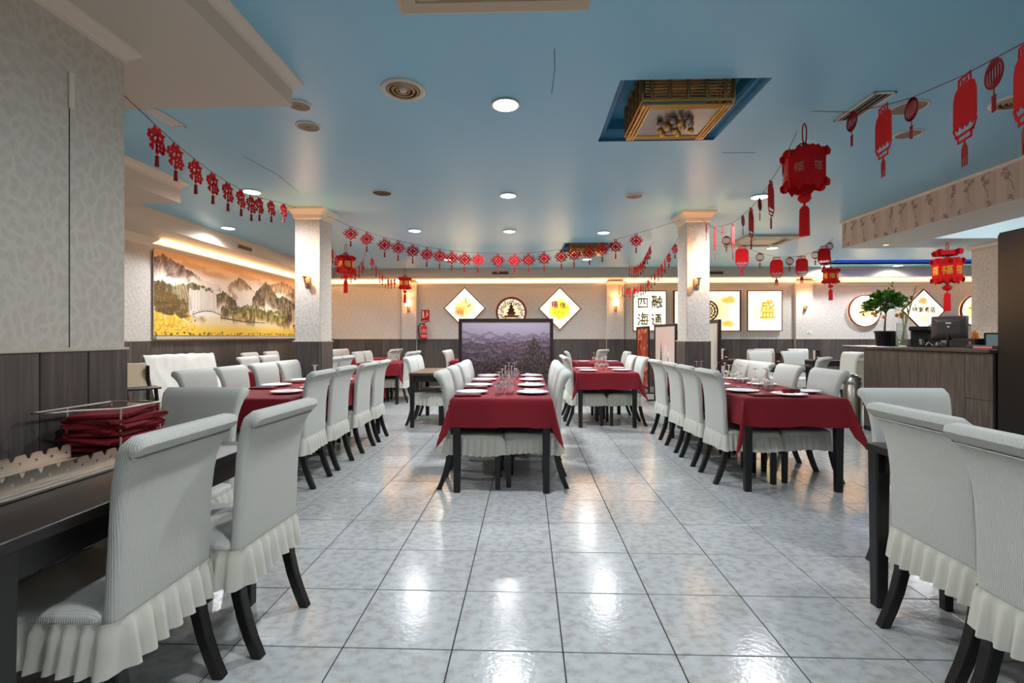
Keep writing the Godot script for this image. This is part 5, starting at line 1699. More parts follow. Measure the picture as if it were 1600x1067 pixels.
# ---------------------------------------------------------------- the dark tables in the foreground
func build_foreground() -> void:
	table("dining_table", "dark table in the left foreground with a steel rack and red napkins", -2.03, -1.28, 1.10, 2.25, M.table_wood)
	table("dining_table", "dark table in the right foreground under the two near chairs", 1.615, 2.42, 0.95, 2.335, M.table_wood)
	# heap of red napkins in a wire holder
	var r := RandomNumberGenerator.new()
	r.seed = 12
	var lean := [0.0, 0.2, -0.12, 0.1, -0.22, 0.16, -0.1, 0.25]
	var lb := ["bottom", "second from the bottom", "third from the bottom", "fourth from the bottom", "fifth from the bottom", "sixth from the bottom", "second from the top", "topmost"]
	for k in 8:
		var y := 0.763 + k * 0.0205
		var st := S()
		var rings := []
		var hx := r.randf_range(0.115, 0.13)
		var hz := r.randf_range(0.13, 0.145)
		for q in [[0.001, -0.006], [0.006, 0.0], [0.015, 0.001], [0.0205, -0.005]]:
			var rg := rounded(hx + q[1], hz + q[1], 0.012, 0.0, 7)
			for i in rg.size(): rg[i] = rg[i] + Vector3(0.006 * sin(i * 1.3 + k * 2), q[0] + 0.0016 * sin(i * 0.9 + k), 0.006 * cos(i * 1.7 + k))
			rings.append(rg)
		loft(st, rings, true, true)
		var o := obj("folded_napkin", st, M.red_cloth if k % 3 else M.napkin, null, Vector3(-1.885 + r.randf_range(-0.01, 0.01), y, -2.125 + r.randf_range(-0.012, 0.012)))
		o.rotation = Vector3(r.randf_range(-0.03, 0.03), lean[k], r.randf_range(-0.03, 0.03))
		tag(o, "folded red napkin, %s of the pile in the wire holder" % lb[k], "napkin", "pile of red napkins in the left foreground")
	var t := thing("napkin_holder", "steel wire holder arching over the pile of red napkins", "holder", Vector3(-1.87, 0.7605, -2.11), 0.0)
	var st := S()
	for e in [[0.10, 0.09], [0.10, -0.13], [-0.14, 0.09], [-0.14, -0.13]]: tube(st, [Vector3(e[0], 0.004, e[1]), Vector3(e[0], 0.19, e[1])], 0.0046, 8)
	obj("upright", st, M.wire, t)
	st = S()
	tube(st, [Vector3(-0.14, 0.19, -0.13), Vector3(0.10, 0.19, -0.13), Vector3(0.10, 0.19, 0.09), Vector3(-0.05, 0.19, 0.16), Vector3(-0.07, 0.19, 0.21), Vector3(-0.15, 0.19, 0.23), Vector3(-0.14, 0.19, -0.13)], 0.005, 8)
	obj("top_wire", st, M.wire, t)
	st = S()
	tube(st, [Vector3(-0.14, 0.004, -0.13), Vector3(0.10, 0.004, -0.13), Vector3(0.10, 0.004, 0.09), Vector3(-0.14, 0.004, 0.09), Vector3(-0.14, 0.004, -0.13)], 0.0035, 8)
	obj("base_wire", st, M.steel, t)
	# steel skewer rack: a tray and two notched rails
	t = thing("skewer_rack", "stainless steel skewer rack with two notched, pierced rails on the left dark table", "rack", Vector3(-1.765, 0.761, -1.62), 0.0)
	st = S()
	box(st, Vector3(0, 0.003, 0), Vector3(0.40, 0.004, 0.66), 0.001)
	for s in [-1.0, 1.0]: box(st, Vector3(s * 0.20, 0.006, 0), Vector3(0.004, 0.010, 0.66), 0.001)
	obj("tray", st, M.steel_warm, t)
	for s in [-0.11, 0.13]:
		var rail_ := CSGPolygon3D.new()
		rail_.name = "notched_rail" if s < 0 else "notched_rail_001"
		var poly := PackedVector2Array([Vector2(-0.28, 0.0), Vector2(-0.28, 0.05), Vector2(-0.27, 0.058)])
		for k in 9:
			var x := -0.245 + k * 0.06
			for q in [[-0.012, 0.058], [-0.004, 0.040], [0.004, 0.040], [0.012, 0.058]]: poly.append(Vector2(x + q[0], q[1]))
		for q in [[0.27, 0.058], [0.28, 0.05], [0.28, 0.0]]: poly.append(Vector2(q[0], q[1]))
		rail_.polygon = poly
		rail_.depth = 0.004
		rail_.material = M.steel_warm
		for k in 9:
			var hole := CSGCylinder3D.new()
			hole.name = "hole_%03d" % k
			hole.radius = 0.006
			hole.height = 0.03
			hole.sides = 12
			hole.operation = CSGShape3D.OPERATION_SUBTRACTION
			hole.rotation.x = PI / 2
			hole.position = Vector3(-0.245 + k * 0.06 + 0.028, 0.026, -0.002)
			rail_.add_child(hole)
		rail_.position = Vector3(s, 0.005, 0)
		rail_.rotation.y = PI / 2
		t.add_child(rail_)
		st = S()
		box(st, Vector3(s + 0.014, 0.007, 0), Vector3(0.026, 0.004, 0.56), 0.001)
		obj("rail_foot", st, M.steel_warm, t)
	st = S()
	lathe(st, [Vector2(0.03, 0.0), Vector2(0.032, 0.01), Vector2(0.012, 0.022), Vector2(0.008, 0.04), Vector2(0.001, 0.042)], 16, Vector3(0.0, 0.005, 0.235))
	obj("knob", st, M.steel, t)

# ---------------------------------------------------------------- screens
func landscape_photo() -> Image:
	var w := 640
	var h := 712
	var im := canvas(w, h, Color.WHITE)
	var n := soft_noise(81, 0.006)
	var fine := soft_noise(82, 0.03)
	for y in h: im.fill_rect(Rect2i(0, y, w, 1), Color(0.72, 0.68, 0.74).lerp(Color(0.66, 0.60, 0.67), clampf(y / 100.0, 0, 1)).lerp(Color(0.55, 0.47, 0.53), clampf((y - 90) / 120.0, 0, 1)))
	for q in [[88, 26, 0.53], [108, 34, 0.47], [126, 40, 0.41]]:
		ridge(im, 0, w, func(x): return q[0] + n.get_noise_1d(x * 1.5 + q[0] * 19.0) * 40.0, q[1], Color(q[2], q[2] * 0.88, q[2] * 1.04), Color(0.66, 0.60, 0.66), fine, 0.12)
	for k in 26:
		var y0 := 146 + k * 21
		var c := maxf(0.17, 0.36 - 0.018 * k)
		ridge(im, 0, w, func(x): return y0 + n.get_noise_1d(x * 1.2 + k * 320.0) * (18.0 + 3.0 * mini(k, 10)) + (x - 320) * 0.03 * ((k % 3) - 1), 44 + k * 3, Color(c, c * 0.80, c * 0.90), Color(maxf(0.26, 0.56 - 0.018 * k), maxf(0.2, 0.47 - 0.018 * k), maxf(0.24, 0.53 - 0.018 * k)), fine, 0.3)
	# the near crags with a wall running along them
	ridge(im, 280, w, func(x): return 560 - 442 * exp(-pow(absf(x - 525) / 165.0, 1.5)) + fine.get_noise_1d(x * 1.3) * 16.0, 620, Color(0.27, 0.20, 0.195), Color(0.17, 0.125, 0.14), fine, 0.42, false)
	ridge(im, 0, 520, func(x): return 560 - 260 * exp(-pow(absf(x - 230) / 190.0, 1.9)) - 120 * exp(-pow((x - 345) / 50.0, 2)) + fine.get_noise_1d(x * 1.3 + 500) * 12.0, 560, Color(0.21, 0.155, 0.165), Color(0.135, 0.10, 0.12), fine, 0.42, false)
	for q in [[[520, 124], [496, 165], [480, 210], [452, 248], [428, 290], [440, 340], [420, 378], [380, 460]], [[520, 124], [550, 200], [586, 262], [640, 330]], [[345, 214], [310, 265], [250, 310], [170, 345]], [[460, 250], [520, 300], [600, 360]]]:
		var pts := []
		for e in q: pts.append(Vector2(e[0], e[1]))
		stroke(im, pts, 1.4, Color(0.42, 0.32, 0.305), 2.6)
	for q in [[520, 124], [480, 208], [345, 214]]: im.fill_rect(Rect2i(q[0] - 7, q[1] - 8, 14, 14), Color(0.42, 0.31, 0.28))
	return im

func screen_print(im: Image) -> StandardMaterial3D:
	var m := mat(Color.WHITE, 0.45)
	m.albedo_texture = ImageTexture.create_from_image(im)
	return m

func room_screen(label: String, at: Vector3, turn: float, w: float, h: float, im: Image, frame: Material) -> void:
	var t := thing("room_divider", label, "screen", at, turn)
	var st := S()
	var b := 0.045
	for s in [-1.0, 1.0]: box(st, Vector3(s * (w / 2 - b / 2), h / 2, 0), Vector3(b, h, 0.04), 0.004)
	box(st, Vector3(0, h - b / 2, 0), Vector3(w - 2 * b, b, 0.038), 0.003)
	box(st, Vector3(0, 0.12, 0), Vector3(w - 2 * b, b, 0.038), 0.003)
	obj("frame", st, frame, t)
	st = S()
	box(st, Vector3(0, (h - b + 0.14) / 2, 0), Vector3(w - 2 * b, h - b - 0.14, 0.012), 0)
	obj("backing", st, M.plaster, t)
	var pm := screen_print(im)
	inst("print", picture_face(w - 2 * b, h - b - 0.145), pm, t, Vector3(0, (h - b + 0.14) / 2, 0.008))
	var back := inst("print", picture_face(w - 2 * b, h - b - 0.145), pm, t, Vector3(0, (h - b + 0.14) / 2, -0.008))
	back.rotation.y = PI
	for s in [-1.0, 1.0]:
		st = S()
		box(st, Vector3(s * (w / 2 - b / 2), 0.015, 0), Vector3(0.05, 0.03, 0.34), 0.004)
		obj("foot", st, frame, t)

func build_screens() -> void:
	room_screen("dark framed screen with a misty purple mountain photograph at the central table's far end", Vector3(-0.29, 0, -6.42), 0.0, 1.275, 1.508, landscape_photo(), M.frame)
	# three painted partitions in a line beside the right aisle
	var n := soft_noise(91, 0.03)
	var r := RandomNumberGenerator.new()
	r.seed = 4
	var im := canvas(200, 300, Color(0.84, 0.78, 0.74))
	wash(im, Vector2(100, 60), Vector2(120, 60), Color(0.88, 0.72, 0.68), 0.6, n)
	for q in [[62, 150, 24, 84], [132, 160, 36, 40], [96, 190, 26, 30]]:
		for k in 9: stroke(im, [Vector2(q[0] - q[2] + k * q[2] / 4.5, 296), Vector2(q[0] + (k - 4) * 1.6, q[1] - q[3] + absf(k - 4) * 14)], 4.5, Color(0.22, 0.26, 0.17).lerp(Color(0.33, 0.36, 0.26), r.randf()), 1.5)
	for k in 5: dot(im, Vector2(120 + r.randf_range(-30, 40), 110 + r.randf_range(-24, 40)), 12, Color(0.90, 0.83, 0.80))
	room_screen("painted partition with dark green cacti left of the right column", Vector3(2.58, 0, -9.02), -PI / 2 + 0.14, 0.95, 1.5, im, M.frame)
	im = canvas(200, 300, Color(0.62, 0.25, 0.15))
	for k in 260: dot(im, Vector2(r.randf_range(0, 200), r.randf_range(0, 300)), r.randf_range(4, 16), [Color(0.75, 0.36, 0.22), Color(0.50, 0.14, 0.09), Color(0.86, 0.58, 0.42), Color(0.60, 0.22, 0.14)][k % 4])
	room_screen("painted partition with red foliage farther back, left of the cactus one", Vector3(2.665, 0, -11.1), -PI / 2 + 0.05, 0.95, 1.5, im, M.frame)
	im = canvas(200, 300, Color(0.85, 0.82, 0.78))
	for k in 16:
		var c := Vector2(40 + r.randf_range(-30, 60), 130 + r.randf_range(-60, 120))
		stroke(im, [Vector2(50, 296), c.lerp(Vector2(50, 296), 0.5) + Vector2(14, 0), c], 1.4, Color(0.20, 0.17, 0.18))
		for j in 6: dot(im, c + Vector2(r.randf_range(-10, 10), r.randf_range(-10, 10)), 5, Color(0.18, 0.15, 0.20))
	room_screen("painted partition with dark blossom sprays right behind the right column", Vector3(2.60, 0, -7.02), -PI / 2 + 0.04, 0.9, 1.5, im, M.frame)

# ---------------------------------------------------------------- the bar
func build_bar() -> void:
	var t := thing("bar_counter", "bar counter faced in brown wood laminate at the right", "counter", Vector3(4.6, 0, -5.765))
	var st := S()
	box(st, Vector3(0.27, 0.55, 0), Vector3(0.5, 1.10, 1.81), 0.003)
	obj("body", st, M.seam, t)
	for k in 6:
		var low := 0.62 if k % 2 else 0.40
		for e in [[0.06, low], [low + 0.004, 1.095]]:
			st = S()
			box(st, Vector3(0.008, (e[0] + e[1]) / 2.0, -0.905 + 1.81 * (k + 0.5) / 6.0), Vector3(0.024, e[1] - e[0], 1.81 / 6.0 - 0.003), 0.002)
			obj("panel", st, M.counter, t)
	st = S()
	box(st, Vector3(0.27, 0.55, -0.912), Vector3(0.5, 1.09, 0.02), 0.002)
	obj("end_panel", st, M.counter, t)
	st = S()
	box(st, Vector3(0.0, 0.03, 0), Vector3(0.02, 0.06, 1.8), 0.002)
	obj("kickboard", st, M.black_matt, t)
	st = S()
	box(st, Vector3.ZERO, Vector3(0.66, 0.04, 2.2), 0.008)
	tag(obj("worktop", st, M.worktop, null, Vector3(4.885, 1.12, -5.96)), "brown wood worktop of the bar counter, overhanging its far end", "worktop")
	# tall dark cabinet at the right edge
	t = thing("tall_cabinet", "tall dark brown wood cabinet side at the right edge beside the bar", "cabinet", Vector3(4.6, 0, -3.9))
	st = S()
	box(st, Vector3(0.33, 1.142, 0), Vector3(0.6, 2.284, 1.88), 0.006)
	obj("body", st, M.dark_panel, t)
	st = S()
	box(st, Vector3(0.022, 1.14, -0.5), Vector3(0.02, 2.24, 0.86), 0.003)
	obj("door", st, M.dark_panel, t)
	st = S()
	box(st, Vector3(0.022, 1.14, 0.44), Vector3(0.02, 2.24, 0.96), 0.003)
	obj("door", st, M.dark_panel, t)
	# litter bin
	t = thing("litter_bin", "brushed steel litter bin with a domed lid at the end of the counter", "bin", Vector3(4.545, 0, -6.82))
	st = S()
	lathe(st, [Vector2(0.108, 0.0), Vector2(0.112, 0.012), Vector2(0.112, 0.60), Vector2(0.108, 0.605)], 32)
	obj("body", st, M.steel_warm, t)
	st = S()
	lathe(st, [Vector2(0.116, 0.60), Vector2(0.117, 0.63), Vector2(0.108, 0.675), Vector2(0.082, 0.715), Vector2(0.042, 0.737), Vector2(0.001, 0.743)], 32)
	obj("domed_lid", st, M.steel, t)
	st = S()
	lathe(st, [Vector2(0.114, 0.0), Vector2(0.116, 0.02), Vector2(0.112, 0.03)], 32)
	obj("foot_ring", st, M.black_matt, t)
	st = S()
	T = Transform3D(Basis(Vector3.RIGHT, 0.5), Vector3(0.0, 0.672, 0.104))
	box(st, Vector3.ZERO, Vector3(0.09, 0.06, 0.012), 0.004)
	T = Transform3D()
	obj("flap", st, M.steel, t)
	citrus_tree(Vector3(4.75, 1.14, -6.5))
	bamboo_vase(Vector3(4.78, 1.14, -6.25))
	# small things along the counter
	t = thing("bottle", "small green glass bottle between the citrus pot and the bamboo vase", "bottle", Vector3(4.86, 1.14, -6.46))
	st = S()
	lathe(st, [Vector2(0.03, 0), Vector2(0.034, 0.01), Vector2(0.034, 0.11), Vector2(0.014, 0.15), Vector2(0.012, 0.185)], 16)
	obj("body", st, mat(Color(0.08, 0.34, 0.12), 0.15), t)
	st = S()
	lathe(st, [Vector2(0.014, 0.183), Vector2(0.014, 0.205)], 12)
	obj("cap", st, M.white_gloss, t)
	t = thing("coffee_machine", "black coffee machine standing on the bar counter right of the bamboo", "machine", Vector3(4.93, 1.14, -6.13), -0.9)
	st = S()
	box(st, Vector3(0, 0.125, -0.04), Vector3(0.21, 0.25, 0.12), 0.012)
	box(st, Vector3(0, 0.012, 0.03), Vector3(0.22, 0.024, 0.26), 0.006)
	obj("body", st, M.black, t)
	st = S()
	box(st, Vector3(0, 0.225, 0.06), Vector3(0.20, 0.055, 0.12), 0.012)
	obj("brew_head", st, M.black_matt, t)
	st = S()
	lathe(st, [Vector2(0.026, 0.0), Vector2(0.03, 0.07)], 14, Vector3(0.02, 0.026, 0.08))
	obj("metal_cup", st, M.steel, t)
	t = thing("napkin_dispenser", "black paper dispenser with a white sheet standing up behind it", "dispenser", Vector3(5.0, 1.14, -6.02), -0.8)
	st = S()
	box(st, Vector3(0, 0.075, 0), Vector3(0.11, 0.15, 0.12), 0.008)
	obj("box", st, M.black_matt, t)
	st = S()
	T = Transform3D(Basis(Vector3.RIGHT, -0.12), Vector3(0.03, 0.16, -0.075))
	box(st, Vector3.ZERO, Vector3(0.17, 0.24, 0.004), 0.001)
	T = Transform3D()
	obj("paper_sheet", st, mat(Color(0.72, 0.82, 0.86), 0.6), t)
	# monitor seen from behind
	t = thing("monitor", "grey-brown monitor seen from behind with a small emblem on its back", "monitor", Vector3(4.95, 1.14, -5.76), 2.2)
	st = S()
	T = Transform3D(Basis(Vector3.RIGHT, 0.10), Vector3(0, 0.225, 0))
	loft(st, [rounded_xy(0.16, 0.137, 0.014, 0.02), rounded_xy(0.165, 0.142, 0.014, 0.01), rounded_xy(0.165, 0.142, 0.014, -0.004), rounded_xy(0.14, 0.11, 0.02, -0.03), rounded_xy(0.10, 0.07, 0.02, -0.036)], true, true)
	T = Transform3D()
	obj("shell", st, mat(Color(0.25, 0.22, 0.20), 0.4), t)
	st = S()
	T = Transform3D(Basis(Vector3.RIGHT, 0.10), Vector3(0, 0.225, 0))
	box(st, Vector3(0, 0.055, -0.037), Vector3(0.05, 0.018, 0.002), 0)
	lathe_flat(st, Vector3(0, 0.012, -0.0375), 0.011)
	T = Transform3D()
	obj("emblem", st, M.white_gloss, t.get_child(0))
	st = S()
	tube(st, [Vector3(0, 0.16, -0.03), Vector3(0, 0.08, -0.06), Vector3(0, 0.01, -0.05)], 0.014, 8)
	box(st, Vector3(0, 0.008, -0.02), Vector3(0.18, 0.014, 0.15), 0.004)
	obj("stand", st, M.black, t)
	t = thing("cable", "tangle of black and white cables below the monitor", "cable", Vector3(4.76, 1.142, -5.78))
	for k in 3:
		st = S()
		var pts := []
		for j in 14: pts.append(Vector3(0.03 * sin(j * 0.9 + k), 0.006 + 0.05 * absf(sin(j * 0.7 + k * 1.3)), -0.12 + 0.02 * j + 0.02 * cos(j * 1.1 + k * 2)))
		tube(st, pts, 0.005, 6)
		obj("cord", st, M.white_gloss if k == 1 else M.black, t)
	t = thing("cash_box", "long black cash box on the counter right of the monitor", "box", Vector3(4.86, 1.14, -5.33), -0.05)
	st = S()
	box(st, Vector3(0, 0.055, 0), Vector3(0.26, 0.10, 0.30), 0.008)
	obj("body", st, M.black_matt, t)
	st = S()
	box(st, Vector3(-0.131, 0.058, 0.09), Vector3(0.003, 0.03, 0.03), 0)
	obj("label", st, mat(Color(0.80, 0.30, 0.32), 0.5), t.get_child(0))
	t = thing("calculator", "flat dark card reader lying before the cash box", "card reader", Vector3(4.66, 1.14, -5.10), 0.05)
	st = S()
	box(st, Vector3(0, 0.018, 0), Vector3(0.09, 0.035, 0.15), 0.006)
	obj("body", st, mat(Color(0.20, 0.23, 0.21), 0.5), t)
	st = S()
	box(st, Vector3(0, 0.037, -0.04), Vector3(0.07, 0.003, 0.05), 0.001)
	obj("display", st, mat(Color(0.30, 0.36, 0.33), 0.3), t.get_child(0))
	var bl := ["lowest red and white booklet stacked at the near end of the counter", "middle red and white booklet stacked at the near end of the counter", "top white booklet stacked at the near end of the counter"]
	for k in 3:
		st = S()
		box(st, Vector3(0, 0.005, 0), Vector3(0.15, 0.010, 0.20), 0.001)
		tag(obj("booklet", st, [mat(Color(0.74, 0.16, 0.24), 0.5), M.white_gloss, mat(Color(0.72, 0.20, 0.30), 0.5)][k], null, Vector3(4.68, 1.1405 + k * 0.0112, -4.98)), bl[k], "booklet", "booklets on the bar counter")
	t = thing("picture_frame", "small dark framed card with a pale blue picture at the end of the counter", "frame", Vector3(4.86, 1.14, -5.12), -0.9)
	st = S()
	border(st, outline("square", 0.16, 0.16), 0.84, -0.006, 0.008)
	T = Transform3D()
	obj("frame", st, M.frame, t, Vector3(0, 0.085, 0))
	st = S()
	box(st, Vector3(0, 0.085, 0), Vector3(0.138, 0.138, 0.006), 0)
	box(st, Vector3(0, 0.04, -0.03), Vector3(0.02, 0.075, 0.05), 0)
	obj("card", st, mat(Color(0.62, 0.74, 0.76), 0.5), t)
	t = thing("figurine", "small orange ornament standing behind the cash box", "ornament", Vector3(5.08, 1.14, -5.58))
	st = S()
	lathe(st, [Vector2(0.034, 0), Vector2(0.036, 0.02), Vector2(0.03, 0.06), Vector2(0.04, 0.09), Vector2(0.026, 0.14), Vector2(0.03, 0.165), Vector2(0.012, 0.195), Vector2(0.001, 0.2)], 16)
	obj("body", st, mat(Color(0.85, 0.45, 0.08), 0.4), t)
	st = S()
	lathe(st, [Vector2(0.04, -0.002), Vector2(0.042, 0.01), Vector2(0.035, 0.014)], 16)
	obj("base", st, M.gold_paper, t)

func rounded_xy(hx: float, hy: float, r: float, z: float) -> Array:
	var out := []
	for p in rounded(hx, hy, r, 0.0, 5): out.append(Vector3(p.x, p.z, z))
	return out

func lathe_flat(st: SurfaceTool, c: Vector3, r: float) -> void:
	face(st, ring(c, r, 16, Vector3.RIGHT, Vector3.UP), c + Vector3(0, 0, 1))

func leaf_blade(st: SurfaceTool, base: Vector3, dir: Vector3, up: Vector3, l: float, w: float) -> void:
	var side := dir.cross(up).normalized()
	var n := side.cross(dir).normalized()
	st.set_smooth_group(-1)
	var m1 := base + dir * l * 0.35 + n * l * 0.06
	var m2 := base + dir * l * 0.72 + n * l * 0.05
	var tip := base + dir * l - n * l * 0.06
	var a1 := m1 + side * w * 0.5 + n * w * 0.14
	var b1 := m1 - side * w * 0.5 + n * w * 0.14
	var a2 := m2 + side * w * 0.36 + n * w * 0.1
	var b2 := m2 - side * w * 0.36 + n * w * 0.1
	for q in [[base, a1, m1], [base, m1, b1], [m1, a1, a2], [m1, a2, m2], [m1, m2, b2], [m1, b2, b1], [m2, a2, tip], [m2, tip, b2]]: tri(st, q[0], q[1], q[2], n)

func citrus_tree(at: Vector3) -> void:
	var t := thing("potted_tree", "small citrus tree with orange fruit in a dark plastic pot on the bar counter", "plant", at)
	var st := S()
	lathe(st, [Vector2(0.088, 0), Vector2(0.094, 0.01), Vector2(0.108, 0.175), Vector2(0.118, 0.178), Vector2(0.119, 0.20), Vector2(0.110, 0.202), Vector2(0.104, 0.18)], 28, Vector3.ZERO, true, false)
	obj("pot", st, M.pot, t)
	st = S()
	lathe(st, [Vector2(0.106, 0.178), Vector2(0.05, 0.186), Vector2(0.001, 0.188)], 20, Vector3.ZERO, false, true)
	obj("soil", st, M.bark, t.get_child(0))
	st = S()
	var trunk := [Vector3(0, 0.17, 0), Vector3(0.004, 0.26, 0.0), Vector3(0.012, 0.32, -0.006), Vector3(0.018, 0.42, 0.0), Vector3(0.016, 0.5, 0.006), Vector3(0.03, 0.60, 0.0)]
	tube(st, trunk, 0.012, 8, 0.006)
	var r := RandomNumberGenerator.new()
	r.seed = 21
	var tips := []
	for k in 42:
		var a := r.randf() * TAU
		var e := r.randf_range(-0.15, 1.35)
		var d := Vector3(cos(a) * cos(e), sin(e) - 0.1, sin(a) * cos(e))
		var s: Vector3 = trunk[3].lerp(trunk[5], r.randf())
		var tip := Vector3(0.02, 0.50, 0) + Vector3(d.x * 0.26, d.y * 0.22, d.z * 0.24) * r.randf_range(0.75, 1.05)
		tube(st, [s, s.lerp(tip, 0.5) + Vector3(0, 0.02, 0), tip], 0.0045, 5, 0.002)
		tips.append([s.lerp(tip, 0.45) + Vector3(0, 0.02, 0), tip])
	for q in [Vector3(0.10, 0.82, 0.02), Vector3(0.07, 0.78, -0.02)]:
		tube(st, [Vector3(0.04, 0.60, 0), q.lerp(Vector3(0.05, 0.62, 0), 0.5), q], 0.004, 5, 0.002)
	obj("trunk", st, M.bark, t)
	st = S()
	var pale := S()
	for b in tips:
		for k in 22:
			var p: Vector3 = b[0].lerp(b[1], r.randf_range(0.1, 1.05))
			var d := (p - Vector3(0.02, 0.46, 0)).normalized() + Vector3(r.randf_range(-0.8, 0.8), r.randf_range(-0.4, 0.7), r.randf_range(-0.8, 0.8))
			leaf_blade(pale if k == 0 else st, p, d.normalized(), Vector3.UP + Vector3(r.randf_range(-0.5, 0.5), 0, r.randf_range(-0.5, 0.5)), r.randf_range(0.06, 0.09), r.randf_range(0.03, 0.044))
	for q in [Vector3(0.10, 0.82, 0.02), Vector3(0.07, 0.78, -0.02)]:
		for k in 13:
			var d := Vector3(r.randf_range(-1, 1), r.randf_range(-0.1, 0.9), r.randf_range(-1, 1)).normalized()
			leaf_blade(pale, q - Vector3(0.015, 0.012 * k, 0), d, Vector3.UP, 0.06, 0.026)
	var f := obj("foliage", st, M.leaf, t)
	f.set_meta("kind", "stuff")
	f = obj("young_leaves", pale, M.leaf_pale, t)
	f.set_meta("kind", "stuff")
	for q in [Vector3(-0.21, 0.43, 0.08), Vector3(-0.19, 0.40, 0.10), Vector3(0.12, 0.41, 0.14), Vector3(0.15, 0.385, 0.10), Vector3(0.17, 0.42, 0.06), Vector3(-0.1, 0.38, 0.13), Vector3(0.03, 0.40, 0.17)]:
		st = S()
		lathe(st, [Vector2(0.001, -0.024), Vector2(0.017, -0.017), Vector2(0.024, 0), Vector2(0.017, 0.017), Vector2(0.001, 0.023)], 12, q)
		obj("fruit", st, M.fruit, f)

func bamboo_vase(at: Vector3) -> void:
	var t := thing("glass_vase", "clear glass cylinder vase of water on the bar counter", "vase", at)
	var st := S()
	lathe(st, [Vector2(0.056, 0.0), Vector2(0.06, 0.006), Vector2(0.06, 0.30), Vector2(0.056, 0.30), Vector2(0.056, 0.012), Vector2(0.001, 0.010)], 28, Vector3.ZERO, true, true)
	obj("cylinder", st, M.clear, t)
	st = S()
	lathe(st, [Vector2(0.0545, 0.0135), Vector2(0.0545, 0.2), Vector2(0.001, 0.2)], 28)
	var water := mat(Color(0.85, 0.95, 0.85, 0.1), 0.03)
	water.transparency = BaseMaterial3D.TRANSPARENCY_ALPHA
	obj("water", st, water, t)
	var r := RandomNumberGenerator.new()
	r.seed = 8
	var label := ["tallest bamboo stalk with narrow leaves standing in the glass vase", "shorter bamboo stalk with a leafy head in the glass vase", "third bamboo stalk leaning left in the glass vase", "thin bare bamboo stalk in the glass vase"]
	var ends := [[Vector3(-0.02, 0.015, 0.01), Vector3(0.16, 0.70, 0.0), 0.008], [Vector3(-0.012, 0.015, -0.012), Vector3(0.07, 0.52, 0.05), 0.008], [Vector3(0.02, 0.015, 0.012), Vector3(0.03, 0.60, -0.03), 0.007], [Vector3(0.012, 0.015, -0.016), Vector3(0.055, 0.40, 0.0), 0.006]]
	for k in 4:
		var b := thing("bamboo_stalk", label[k], "bamboo", at, 0.0, "bamboo stalks in the vase")
		var a: Vector3 = ends[k][0]
		var e: Vector3 = ends[k][1]
		st = S()
		for s in 7:
			var p := a.lerp(e, s / 7.0)
			var q := a.lerp(e, (s + 1) / 7.0)
			tube(st, [p, p.lerp(q, 0.06), p.lerp(q, 0.94), q], ends[k][2] * (1.0 - s * 0.07), 8)
		obj("stem", st, M.bamboo, b)
		st = S()
		for j in [14, 16, 10, 4][k]:
			var p := a.lerp(e, r.randf_range(0.72, 1.02))
			var d := Vector3(r.randf_range(-0.8, 1.0), r.randf_range(-0.15, 0.8), r.randf_range(-0.8, 0.8)).normalized()
			leaf_blade(st, p, d, Vector3.UP, r.randf_range(0.09, 0.15), r.randf_range(0.012, 0.02))
		obj("leaves", st, M.leaf if k != 0 else mat(Color(0.26, 0.33, 0.14), 0.45), b)

